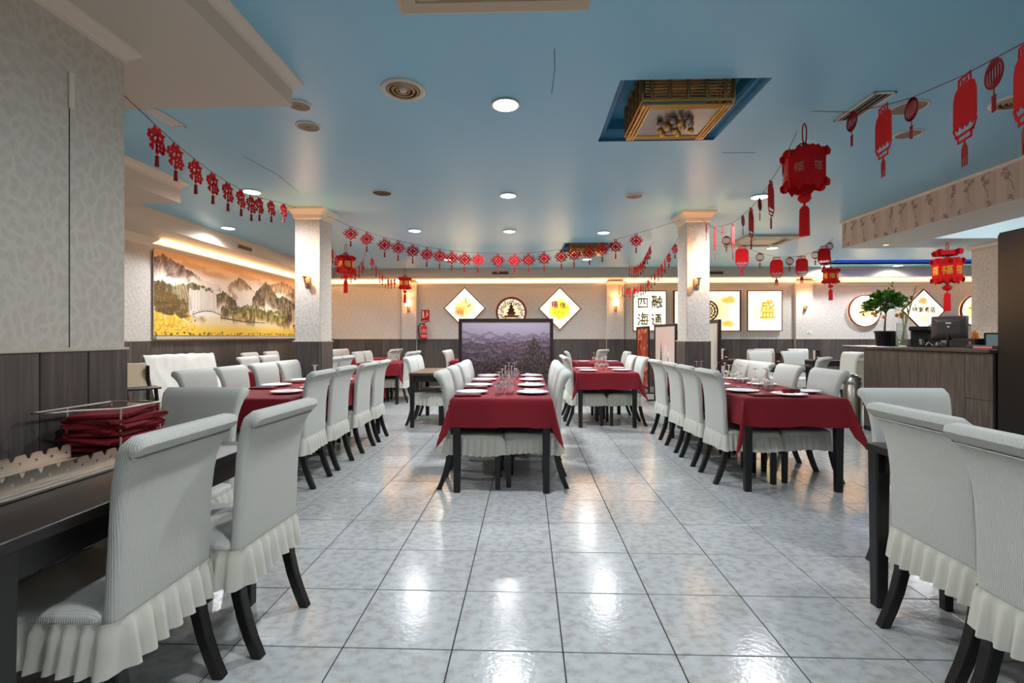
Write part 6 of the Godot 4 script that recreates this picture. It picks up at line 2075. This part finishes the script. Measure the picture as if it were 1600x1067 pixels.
# ---------------------------------------------------------------- back left corner
func build_back_corner() -> void:
	# a padded bench leaning back, covered by a loose white sheet
	var t := thing("covered_bench", "bench back hidden under a loose white sheet with folds, left of the left red table", "bench", Vector3(-4.05, 0, -5.66), 1.28)
	var st := S()
	for s in [-1.0, 1.0]:
		tube(st, [Vector3(s * 0.36, 0, 0.16), Vector3(s * 0.36, 0.42, 0.14)], 0.022, 8)
		tube(st, [Vector3(s * 0.36, 0, -0.2), Vector3(s * 0.36, 0.42, -0.16)], 0.022, 8)
	obj("legs_frame", st, M.leg, t)
	st = S()
	box(st, Vector3(0, 0.43, 0.0), Vector3(0.80, 0.08, 0.42), 0.02)
	obj("seat", st, M.cover, t)
	st = S()
	var r := RandomNumberGenerator.new()
	r.seed = 6
	var n := soft_noise(7, 1.3)
	var rows := []
	for k in 30:
		# from the front hem up over the top edge and down the back
		var u := k / 29.0
		var y: float
		var z: float
		if u < 0.52:
			y = lerpf(0.40, 1.02, u / 0.52)
			z = lerpf(0.02, -0.19, u / 0.52)
		elif u < 0.60:
			var a := (u - 0.52) / 0.08 * PI
			y = 1.02 + sin(a) * 0.035
			z = -0.19 - 0.035 + cos(a) * 0.035
		else:
			y = lerpf(1.02, 0.5, (u - 0.6) / 0.4)
			z = -0.26
		var row := []
		for j in 40:
			var v := j / 39.0 - 0.5
			var fold := n.get_noise_2d(v * 3.0 + 4.0, u * 1.6) * 0.03 + 0.008 * sin(v * 42.0 + u * 5.0) * (1.0 - smoothstep(0.2, 0.5, u))
			row.append(Vector3(v * (0.90 - 0.06 * (1.0 - u)), y + n.get_noise_2d(v * 4.0, 9.0) * 0.012, z + fold))
		rows.append(row)
	sheet(st, rows)
	obj("white_sheet", st, M.white_cloth, t)
	st = S()
	rows = []
	for k in 18:
		var row := []
		for j in 10: row.append(Vector3(-0.36 + j * 0.02 + 0.01 * sin(k * 0.8), 0.80 - k * 0.045, -0.29 - 0.01 * k + 0.012 * sin(j * 1.6 + k * 0.2)))
		rows.append(row)
	sheet(st, rows)
	tag(obj("draped_cloth", st, M.red_cloth, null, Vector3(-4.5, 0.0, -5.12)), "red cloth hanging behind the high chair, next to the sheeted bench", "cloth")
	# wooden high chair
	t = thing("high_chair", "pale wood and white baby high chair half hidden by the near wall end", "high chair", Vector3(-4.12, 0, -4.86), 0.95)
	for s in [-1.0, 1.0]:
		for q in [[0.2, 0.12], [-0.22, -0.14]]:
			st = S()
			tube(st, [Vector3(s * 0.2, 0, q[0]), Vector3(s * 0.16, 0.95 if q[0] < 0 else 0.72, q[1])], 0.018, 8)
			obj("leg", st, M.leg, t)
	st = S()
	T = Transform3D(Basis(Vector3.RIGHT, -0.14), Vector3(0, 0.84, -0.17))
	box(st, Vector3.ZERO, Vector3(0.33, 0.28, 0.022), 0.008)
	T = Transform3D()
	obj("backrest", st, M.cream_wood, t)
	st = S()
	box(st, Vector3(0, 0.56, -0.02), Vector3(0.32, 0.022, 0.28), 0.006)
	obj("seat", st, M.cream_wood, t)
	st = S()
	box(st, Vector3(0, 0.73, 0.14), Vector3(0.36, 0.022, 0.2), 0.006)
	obj("tray", st, M.leg, t)
	st = S()
	box(st, Vector3(0, 0.30, 0.16), Vector3(0.34, 0.022, 0.14), 0.006)
	obj("footrest", st, M.cream_wood, t)
	# menu holders on the bare tables
	for q in [[4.50, 8.77, 0.18, "brown and white menu card standing on the bare table beyond the right red table"], [6.18, 10.4, 0.16, "brown and white menu card standing on the bare table near the right pilaster"], [4.32, 10.6, 0.16, "brown menu card standing on the far bare table beside the blossom partition"]]:
		t = thing("menu_card", q[3], "menu", Vector3(q[0], 0.761, -q[1]), 0.1, "menu cards on the bare tables")
		st = S()
		box(st, Vector3(0, 0.006, 0), Vector3(0.13, 0.012, 0.06), 0.003)
		obj("foot", st, M.frame, t)
		st = S()
		box(st, Vector3(0.02, 0.11, 0), Vector3(0.13, 0.2, 0.006), 0.001)
		obj("card", st, M.frame, t)
		st = S()
		box(st, Vector3(-0.055, 0.11, 0.004), Vector3(0.05, 0.2, 0.004), 0.001)
		box(st, Vector3(0.035, 0.06, 0.0045), Vector3(0.06, 0.025, 0.002), 0)
		obj("white_strip", st, mat(Color(0.82, 0.74, 0.70), 0.6), t)
	# yellow cushion on the chair by the bare table
	st = S()
	var rings := []
	for e in [[-0.02, 0.0], [-0.006, 0.022], [0.012, 0.026], [0.026, 0.0]]: rings.append(rounded(0.17 + e[1], 0.17 + e[1], 0.06, e[0], 6))
	loft(st, rings)
	tag(obj("seat_cushion", st, mat(Color(0.78, 0.76, 0.52), 0.9), null, Vector3(-1.06, 0.506, -6.93)), "pale yellow cushion on the seat beside the bare table", "cushion")
	# wall switch
	t = thing("wall_switch", "small white switch plate low on the rightmost pilaster", "switch", Vector3(7.0, 1.37, BACK + 0.11))
	st = S()
	box(st, Vector3(0, 0, 0.005), Vector3(0.12, 0.08, 0.01), 0.003)
	obj("plate", st, M.white_gloss, t)
	st = S()
	box(st, Vector3(0, 0, 0.011), Vector3(0.05, 0.05, 0.006), 0.002)
	obj("rocker", st, M.vent_beige, t.get_child(0))

# ---------------------------------------------------------------- paper decorations
func tassel(parent: Node3D, y: float, l: float, w: float, m: Material) -> void:
	var st := S()
	tube(st, [Vector3(0, y, 0), Vector3(0, y - l * 0.2, 0)], 0.002, 5)
	lathe(st, [Vector2(w * 0.35, y - l * 0.2), Vector2(w * 0.5, y - l * 0.28), Vector2(w * 0.36, y - l * 0.36), Vector2(w * 0.5, y - l)], 8)
	obj("tassel", st, m, parent)

func fortune_charm() -> Node3D:
	var t := thing("fortune_charm", "", "decoration", Vector3.ZERO, 0.0, "red fortune charms on the left string")
	var st := S()
	for s in glyph("fortune"):
		var pts := []
		for p in s: pts.append(Vector2((p.x - 0.5) * 0.118, -0.02 - p.y * 0.118))
		strip(st, pts, 0.0115, -0.003, 0.003)
	prism(st, PackedVector2Array([Vector2(-0.035, -0.03), Vector2(-0.02, 0.004), Vector2(0.0, -0.012), Vector2(0.02, 0.004), Vector2(0.035, -0.03)]), -0.003, 0.003)
	for q in [[-0.058, -0.045], [-0.062, -0.068], [0.06, -0.104], [0.046, -0.132], [-0.045, -0.12], [0.0, -0.14]]:
		var ps := PackedVector2Array()
		for k in 12: ps.append(Vector2(q[0] + cos(TAU * k / 12) * 0.013, q[1] + sin(TAU * k / 12) * 0.013))
		prism(st, ps, -0.003, 0.003)
	obj("cut_character", st, M.red_paper, t)
	tassel(t, -0.148, 0.075, 0.024, M.red_dark)
	return t

func knot_charm() -> Node3D:
	var t := thing("knot_charm", "", "decoration", Vector3.ZERO, 0.0, "red knot charms on the middle string")
	var st := S()
	var c := Vector2(0, -0.095)
	var w := 0.0145
	prism(st, PackedVector2Array([Vector2(0.0, -0.058), Vector2(0.037, -0.095), Vector2(0.0, -0.132), Vector2(-0.037, -0.095)]), -0.002, 0.002)
	for k in 4:
		var o := -0.06 + 0.04 * k
		strip(st, [c + Vector2(o - 0.07, o * 0.0 + 0.0) * 0.0 + Vector2(-0.07, 0.0) + Vector2(0.0233, 0.0233) * k, c + Vector2(0.0, -0.07) + Vector2(0.0233, 0.0233) * k], w, -0.003, 0.003)
		strip(st, [c + Vector2(0.07, 0.0) + Vector2(-0.0233, 0.0233) * k, c + Vector2(0.0, -0.07) + Vector2(-0.0233, 0.0233) * k], w, -0.003, 0.003)
	for q in [[-0.075, -0.088, 0.02], [0.075, -0.088, 0.02], [-0.052, -0.05, 0.014], [0.052, -0.05, 0.014], [-0.05, -0.14, 0.013], [0.05, -0.14, 0.013], [0.0, -0.02, 0.02]]:
		var pts := []
		for k in 11: pts.append(Vector2(q[0] + cos(TAU * k / 10) * q[2], q[1] + sin(TAU * k / 10) * q[2]))
		strip(st, pts, 0.008, -0.003, 0.003)
	obj("cut_knot", st, M.red_paper, t)
	tassel(t, -0.17, 0.09, 0.024, M.red_dark)
	return t

func paper_ball() -> Node3D:
	var t := thing("paper_ball", "", "decoration", Vector3.ZERO, 0.0, "small striped paper balls on the lantern strings")
	var st := S()
	var pts := []
	for k in 25: pts.append(Vector2(cos(TAU * k / 24) * 0.05, -0.058 + sin(TAU * k / 24) * 0.055))
	strip(st, pts, 0.009, -0.002, 0.002)
	for f in [-0.66, -0.33, 0.0, 0.33, 0.66]:
		pts = []
		for k in 9:
			var a := -PI / 2 + PI * k / 8.0
			pts.append(Vector2(f * 0.05 * cos(a), -0.058 + sin(a) * 0.052))
		strip(st, pts, 0.0055, -0.002, 0.002)
	prism(st, PackedVector2Array([Vector2(-0.022, -0.012), Vector2(-0.02, 0.002), Vector2(0.02, 0.002), Vector2(0.022, -0.012)]), -0.002, 0.002)
	obj("striped_ball", st, M.red_dark, t)
	st = S()
	box(st, Vector3(0, -0.13, 0), Vector3(0.004, 0.04, 0.003), 0)
	for k in 3: box(st, Vector3((k - 1) * 0.008, -0.18, 0), Vector3(0.006, 0.065, 0.003), 0)
	box(st, Vector3(0, -0.15, 0), Vector3(0.024, 0.012, 0.003), 0)
	obj("tassel", st, M.red_dark, t)
	return t

func paper_lantern() -> Node3D:
	var t := thing("paper_lantern", "", "decoration", Vector3.ZERO, 0.0, "long flat paper lanterns on the lantern strings")
	var st := S()
	var body := PackedVector2Array()
	for q in [[-0.045, -0.035], [-0.07, -0.05], [-0.084, -0.085], [-0.086, -0.2], [-0.078, -0.235], [-0.066, -0.222], [-0.054, -0.238], [-0.038, -0.214], [-0.022, -0.236], [-0.012, -0.238], [0.0, -0.212], [0.012, -0.238], [0.022, -0.236], [0.038, -0.214], [0.054, -0.238], [0.066, -0.222], [0.078, -0.235], [0.086, -0.2], [0.084, -0.085], [0.07, -0.05], [0.045, -0.035]]:
		body.append(Vector2(q[0], q[1]))
	prism(st, body, -0.002, 0.002)
	strip(st, [Vector2(-0.082, -0.225), Vector2(-0.062, -0.262), Vector2(0.062, -0.262), Vector2(0.082, -0.225)], 0.012, -0.002, 0.002)
	strip(st, [Vector2(-0.05, -0.265), Vector2(-0.046, -0.292), Vector2(0.046, -0.292), Vector2(0.05, -0.265)], 0.010, -0.002, 0.002)
	strip(st, [Vector2(-0.044, -0.034), Vector2(-0.042, -0.002), Vector2(0.042, -0.002), Vector2(0.044, -0.034)], 0.010, -0.002, 0.002)
	strip(st, [Vector2(-0.022, -0.03), Vector2(-0.018, -0.014), Vector2(0.0, -0.03), Vector2(0.018, -0.014), Vector2(0.022, -0.03)], 0.006, -0.002, 0.002)
	obj("cut_body", st, M.red_paper, t)
	st = S()
	box(st, Vector3(0, -0.304, 0), Vector3(0.012, 0.02, 0.003), 0)
	prism(st, PackedVector2Array([Vector2(-0.022, -0.33), Vector2(-0.012, -0.312), Vector2(0.012, -0.312), Vector2(0.022, -0.33), Vector2(0.023, -0.37), Vector2(-0.023, -0.37)]), -0.0015, 0.0015)
	for k in 3: box(st, Vector3((k - 1) * 0.017, -0.39, 0), Vector3(0.009, 0.045, 0.003), 0)
	obj("tassel", st, M.red_dark, t)
	return t

func hanging_lantern(at: Vector3, size: float, turn: float, label: String, drop: float, crowned := false, ink: Material = M.gold_paper, mark := 0.26) -> void:
	# a six-sided red felt lantern with scroll corners, gold characters and a tassel
	var t := thing("hanging_lantern", label, "lantern", at, turn, "")
	var s := size
	var top := -drop
	var st := S()
	var loop := []
	for k in 13: loop.append(Vector3(sin(TAU * k / 12) * 0.05 * s, top + 0.33 * s + cos(TAU * k / 12) * 0.2 * s, 0))
	tube(st, loop, 0.012 * s, 5)
	if drop > 0.62 * s: tube(st, [Vector3.ZERO, Vector3(0, top + 0.5 * s, 0)], 0.006 * s, 5)
	for q in [[-0.12, 0.06], [0.12, 0.06], [0.0, 0.12], [0.0, 0.02], [-0.06, 0.1], [0.06, 0.1]]:
		loop = []
		for k in 9: loop.append(Vector3((q[0] + cos(TAU * k / 8) * 0.05) * s, top + (q[1] + sin(TAU * k / 8) * 0.04) * s, 0))
		tube(st, loop, 0.011 * s, 5)
	obj("hanging_knot", st, M.red_dark, t)
	# six boards in a ring, each scalloped at its corners
	for k in 6:
		var ang := k * PI / 3
		st = S()
		T = Transform3D(Basis(Vector3.UP, ang), Vector3(0, top, 0))
		var poly := PackedVector2Array()
		var w := 0.205
		for q in [[-w, -0.16], [-w - 0.04, -0.20], [-w - 0.11, -0.17], [-w - 0.13, -0.07], [-w - 0.06, 0.0], [-0.09, -0.03], [0.0, 0.03], [0.09, -0.03], [w + 0.06, 0.0], [w + 0.13, -0.07], [w + 0.11, -0.17], [w + 0.04, -0.20], [w, -0.16],
				[w, -0.70], [w + 0.07, -0.69], [w + 0.12, -0.75], [w + 0.10, -0.85], [w + 0.02, -0.88], [0.09, -0.83], [0.0, -0.94], [-0.09, -0.83], [-w - 0.02, -0.88], [-w - 0.10, -0.85], [-w - 0.12, -0.75], [-w - 0.07, -0.69], [-w, -0.70]]:
			poly.append(Vector2(q[0], q[1]) * s * Vector2(0.86, 0.85))
		prism(st, poly, 0.305 * s - 0.002, 0.305 * s + 0.002)
		T = Transform3D()
		var board := obj("side_board", st, M.red_paper, t)
		st = S()
		T = Transform3D(Basis(Vector3.UP, ang), Vector3(0, top, 0))
		for g in glyph("fortune"):
			var pts := []
			for p in g: pts.append(Vector2((p.x - 0.5) * mark, -0.37 - (p.y - 0.5) * mark) * s)
			strip(st, pts, mark * 0.12 * s, 0.305 * s + 0.002, 0.305 * s + 0.005)
		T = Transform3D()
		obj("cut_character", st, ink, board)
	if crowned:
		st = S()
		for k in 4:
			T = Transform3D(Basis(Vector3.UP, PI / 4 + k * PI / 2), Vector3(0, top + 0.16 * s, 0))
			prism(st, PackedVector2Array([Vector2(-0.3, -0.06) * s, Vector2(-0.34, 0.06) * s, Vector2(-0.26, 0.13) * s, Vector2(-0.1, 0.08) * s, Vector2(0.1, 0.08) * s, Vector2(0.26, 0.13) * s, Vector2(0.34, 0.06) * s, Vector2(0.3, -0.06) * s]), 0.2 * s, 0.2 * s + 0.004)
		T = Transform3D()
		obj("upper_crown", st, M.red_paper, t)
	st = S()
	lathe(st, [Vector2(0.02 * s, top - 0.80 * s), Vector2(0.11 * s, top - 0.86 * s), Vector2(0.12 * s, top - 0.92 * s), Vector2(0.07 * s, top - 0.98 * s), Vector2(0.02 * s, top - 1.0 * s)], 12)
	obj("pendant_ball", st, M.red_paper, t)
	st = S()
	tube(st, [Vector3(0, top - 1.0 * s, 0), Vector3(0, top - 1.06 * s, 0)], 0.02 * s, 6)
	lathe(st, [Vector2(0.05 * s, top - 1.06 * s), Vector2(0.085 * s, top - 1.12 * s), Vector2(0.095 * s, top - 1.62 * s)], 10)
	obj("tassel", st, M.red_paper, t)

func string_through(pts: Array, label: String, a: Vector3, b: Vector3) -> void:
	var all := [a]
	all.append_array(pts)
	all.append(b)
	var st := S()
	tube(st, all, 0.0022, 5)
	tag(obj("garland_string", st, M.string), label, "string")

func v3(rows: Array) -> Array:
	var out := []
	for r in rows: out.append(Vector3(r[0], r[1], r[2]))
	return out

func hang(proto: Node3D, key: String, pts: Array, labels: Callable, wobble := 0.25, group := "", extra := 0.0) -> void:
	for k in pts.size():
		var d: Vector3 = pts[mini(k + 1, pts.size() - 1)] - pts[maxi(k - 1, 0)]
		if d.x < 0.0: d = -d
		var turn := atan2(-d.z, d.x) + rng.randf_range(-wobble, wobble) + extra
		once(proto, key, pts[k] - Vector3(0, 0.004, 0), turn, labels.call(k), group)

func build_decorations() -> void:
	var P := {
	"fortune": [[-2.099, 2.456, -2.638], [-2.157, 2.448, -2.859], [-2.229, 2.452, -3.137], [-2.303, 2.464, -3.422], [-2.382, 2.492, -3.721], [-2.462, 2.529, -4.027], [-2.535, 2.555, -4.303], [-2.600, 2.616, -4.549], [-2.710, 2.704, -4.966], [-2.849, 2.823, -5.492]],
	"knot": [[-2.333, 2.719, -6.229], [-2.125, 2.653, -6.245], [-1.891, 2.579, -6.263], [-1.715, 2.538, -6.276], [-1.522, 2.497, -6.290], [-1.336, 2.456, -6.304], [-1.167, 2.432, -6.316], [-1.007, 2.407, -6.328], [-0.837, 2.392, -6.341], [-0.658, 2.384, -6.354], [-0.394, 2.378, -6.373], [-0.172, 2.379, -6.390], [0.017, 2.389, -6.403], [0.223, 2.408, -6.419], [0.456, 2.435, -6.435], [0.629, 2.463, -6.448], [0.837, 2.499, -6.463], [1.011, 2.535, -6.475], [1.193, 2.579, -6.489], [1.473, 2.660, -6.509]],
	"backl": [[-3.120, 2.768, -9.000], [-3.069, 2.667, -8.763], [-3.043, 2.556, -8.538], [-3.041, 2.475, -8.325], [-3.036, 2.418, -8.122], [-3.048, 2.405, -7.929], [-3.051, 2.442, -7.744], [-3.065, 2.553, -7.568], [-3.060, 2.640, -7.400]],
	"backr": [[-3.026, 2.795, -9.200], [-3.025, 2.679, -9.451], [-3.032, 2.602, -9.716], [-3.067, 2.576, -9.996], [-3.091, 2.554, -10.293], [-3.120, 2.563, -10.608], [-3.148, 2.597, -10.943], [-3.174, 2.647, -11.300]],
	"farr": [[2.164, 2.859, -8.500], [2.160, 2.792, -8.660], [2.157, 2.737, -8.827], [2.162, 2.691, -9.000], [2.161, 2.674, -9.180], [2.159, 2.664, -9.367], [2.163, 2.666, -9.562], [2.166, 2.692, -9.766], [2.170, 2.727, -9.978], [2.166, 2.783, -10.200]],
	"farl": [[2.326, 2.728, -7.600], [2.278, 2.611, -7.765], [2.266, 2.542, -7.937], [2.263, 2.487, -8.118], [2.260, 2.450, -8.306], [2.249, 2.399, -8.504], [2.245, 2.369, -8.711], [2.242, 2.327, -8.928], [2.250, 2.322, -9.157], [2.263, 2.311, -9.398], [2.278, 2.315, -9.651], [2.270, 2.305, -9.919], [2.271, 2.312, -10.202], [2.241, 2.332, -10.502], [2.248, 2.364, -10.820], [2.258, 2.403, -11.157], [2.278, 2.452, -11.517], [2.276, 2.534, -11.900]],
	}
	var from_l := ["nearest the near wall end", "second from the near wall end", "third from the near wall end", "fourth from the near wall end", "fifth, before the lit downlight", "sixth, just below the lit downlight", "fifth from the left column", "fourth from the left column", "second from the left column", "nearest the left column"]
	var fc := fortune_charm()
	var pts := v3(P.fortune)
	hang(fc, "fortune", pts, func(k): return "red cut-paper fortune charm with tassel on the left string, %s" % from_l[k], 0.12, "", PI - 0.3)
	string_through(pts, "thin string of fortune charms from the near wall end to the left column", Vector3(-2.16, 2.56, -2.475), Vector3(-2.93, 2.90, -5.955))
	var kc := knot_charm()
	pts = v3(P.knot)
	hang(kc, "knot", pts, func(k): return "red knot charm with tassel on the middle string, %s" % (["first from the left column", "second from the left column", "third from the left column", "fourth from the left column", "fifth from the left column", "sixth from the left column", "seventh from the left column", "eighth from the left column", "ninth from the left column", "tenth from the left column", "tenth from the right column, lowest point", "ninth from the right column", "eighth from the right column", "seventh from the right column", "sixth from the right column", "fifth from the right column", "fourth from the right column", "third from the right column", "second from the right column", "last before the right column"][k]), 0.3)
	string_through(pts, "thin string of knot charms sagging between the two columns", Vector3(-2.65, 2.86, -6.2), Vector3(2.09, 2.84, -6.5))
	for q in [["backl", "far left string that runs towards the left column", Vector3(-3.12, CEIL, -9.1), Vector3(-3.0, 2.86, -7.1), "ceiling hook", "string behind the left column"], ["backr", "far left string that runs to the back wall", Vector3(-3.05, CEIL, -9.1), Vector3(-3.18, 2.69, -11.58), "ceiling hook", "string to the small red lantern"], ["farr", "far right string hung close under the ceiling", Vector3(2.2, CEIL, -8.4), Vector3(2.2, CEIL, -10.5), "near end", "upper far right string"], ["farl", "long far right string that ends at the middle pilaster", Vector3(2.33, 2.86, -7.3), Vector3(2.28, 2.60, -12.08), "near end", "long lower far right string"]]:
		pts = v3(P[q[0]])
		var nth := ["first", "second", "third", "fourth", "fifth", "sixth", "seventh", "eighth", "ninth", "tenth", "eleventh", "twelfth", "thirteenth", "fourteenth", "fifteenth", "sixteenth", "seventeenth", "eighteenth"]
		hang(fc, "fortune", pts, func(k): return "tiny red charm, %s from the %s of the %s" % [nth[k], q[4], q[5]], 0.2, "charms of the " + q[5], PI if q[0].begins_with("back") else 0.0)
		string_through(pts, "thin %s" % q[1], q[2], q[3])
	# right: long paper lanterns and striped balls
	var ball := paper_ball()
	var lan := paper_lantern()
	var near_b := v3([[2.062, 2.692, -3.1], [2.039, 2.532, -2.6], [1.914, 2.404, -2.02]])
	var near_l := v3([[2.075, 2.612, -2.85], [2.002, 2.463, -2.25], [1.867, 2.369, -1.85]])
	var mid_b := v3([[2.106, 2.708, -4.0], [2.206, 2.582, -4.6], [2.316, 2.571, -5.2], [2.346, 2.594, -5.8], [2.297, 2.709, -6.2]])
	var mid_l := v3([[2.11, 2.613, -4.2], [2.264, 2.567, -4.9], [2.336, 2.556, -5.5], [2.329, 2.63, -6.0]])
	var far_b := v3([[2.716, 2.638, -6.6], [3.309, 2.458, -6.9], [3.888, 2.446, -7.2], [4.439, 2.583, -7.5], [4.75, 2.75, -7.66]])
	var far_l := v3([[2.991, 2.532, -6.75], [3.619, 2.423, -7.05], [4.149, 2.486, -7.35], [4.62, 2.68, -7.58]])
	hang(ball, "ball", near_b, func(k): return "striped red paper ball on the near right string, %s" % ["right of the big hanging lantern", "between the two whole long lanterns", "nearest the right edge of the picture"][k], 0.1)
	hang(lan, "lan", near_l, func(k): return "long red paper lantern, near right string, %s" % ["smaller of the two whole ones", "larger of the two whole ones", "cut by the right edge of the picture"][k], 0.1)
	hang(ball, "ball", mid_b, func(k): return "striped red paper ball, string to the right column, %s" % ["just left of the big hanging lantern", "under the lit downlight", "between the middle long lanterns", "between the farthest long lanterns", "in front of the right column"][k], 0.1, "", -0.5)
	hang(lan, "lan", mid_l, func(k): return "long red paper lantern, string to the right column, %s" % ["nearest, beside the lit downlight", "second, below the striped ball", "third", "farthest, nearest the column"][k], 0.1, "", -0.5)
	hang(ball, "ball", far_b, func(k): return "striped red paper ball, low string towards the canopy, %s" % ["nearest the right column", "second from the column", "in the middle between two lanterns", "second from the canopy", "nearest the canopy"][k], 0.15, "", -0.85)
	hang(lan, "lan", far_l, func(k): return "red paper lantern on the low string towards the bar canopy, %s" % ["first from the right column", "second from the right column", "third from the right column", "last, by the canopy corner"][k], 0.15, "", -0.85)
	string_through([near_b[0], near_l[0], near_b[1], near_l[1], near_b[2], near_l[2]], "thin string of paper lanterns rising to the right edge", Vector3(2.074, CEIL - 0.01, -3.55), Vector3(1.75, 2.34, -1.3))
	string_through([mid_b[0], mid_l[0], mid_b[1], mid_l[1], mid_b[2], mid_l[2], mid_b[3], mid_l[3], mid_b[4]], "thin string of paper lanterns from the ceiling hook to the right column", Vector3(2.171, CEIL - 0.005, -3.915), Vector3(2.28, 2.80, -6.30))
	string_through([far_b[0], far_l[0], far_b[1], far_l[1], far_b[2], far_l[2], far_b[3], far_l[3], far_b[4]], "thin low string of paper lanterns from the right column to the canopy", Vector3(2.41, 2.76, -6.45), Vector3(4.86, 2.83, -7.75))
	hanging_lantern(Vector3(2.12, CEIL, -3.72), 0.40, 0.25, "big red six-sided lantern with a knot and tassel hanging from the ceiling on the right", 0.235, false, mat(Color(0.85, 0.45, 0.42), 0.7), 0.17)
	hanging_lantern(Vector3(-3.19, CEIL, -8.28), 0.40, 0.6, "red lantern with gold characters right beside the left column", 0.24)
	hanging_lantern(Vector3(-2.80, CEIL, -10.83), 0.36, 0.5, "small red lantern before the wall lamp near the fire extinguisher", 0.30)
	hanging_lantern(Vector3(6.29, CEIL, -10.1), 0.40, 0.7, "small red lantern with gold characters left of the round light box", 0.17 + 0.08)
	hanging_lantern(Vector3(5.714, 2.546, -6.68), 0.44, 0.35, "large red crowned lantern with gold characters over the bar monitor", 0.22, true)
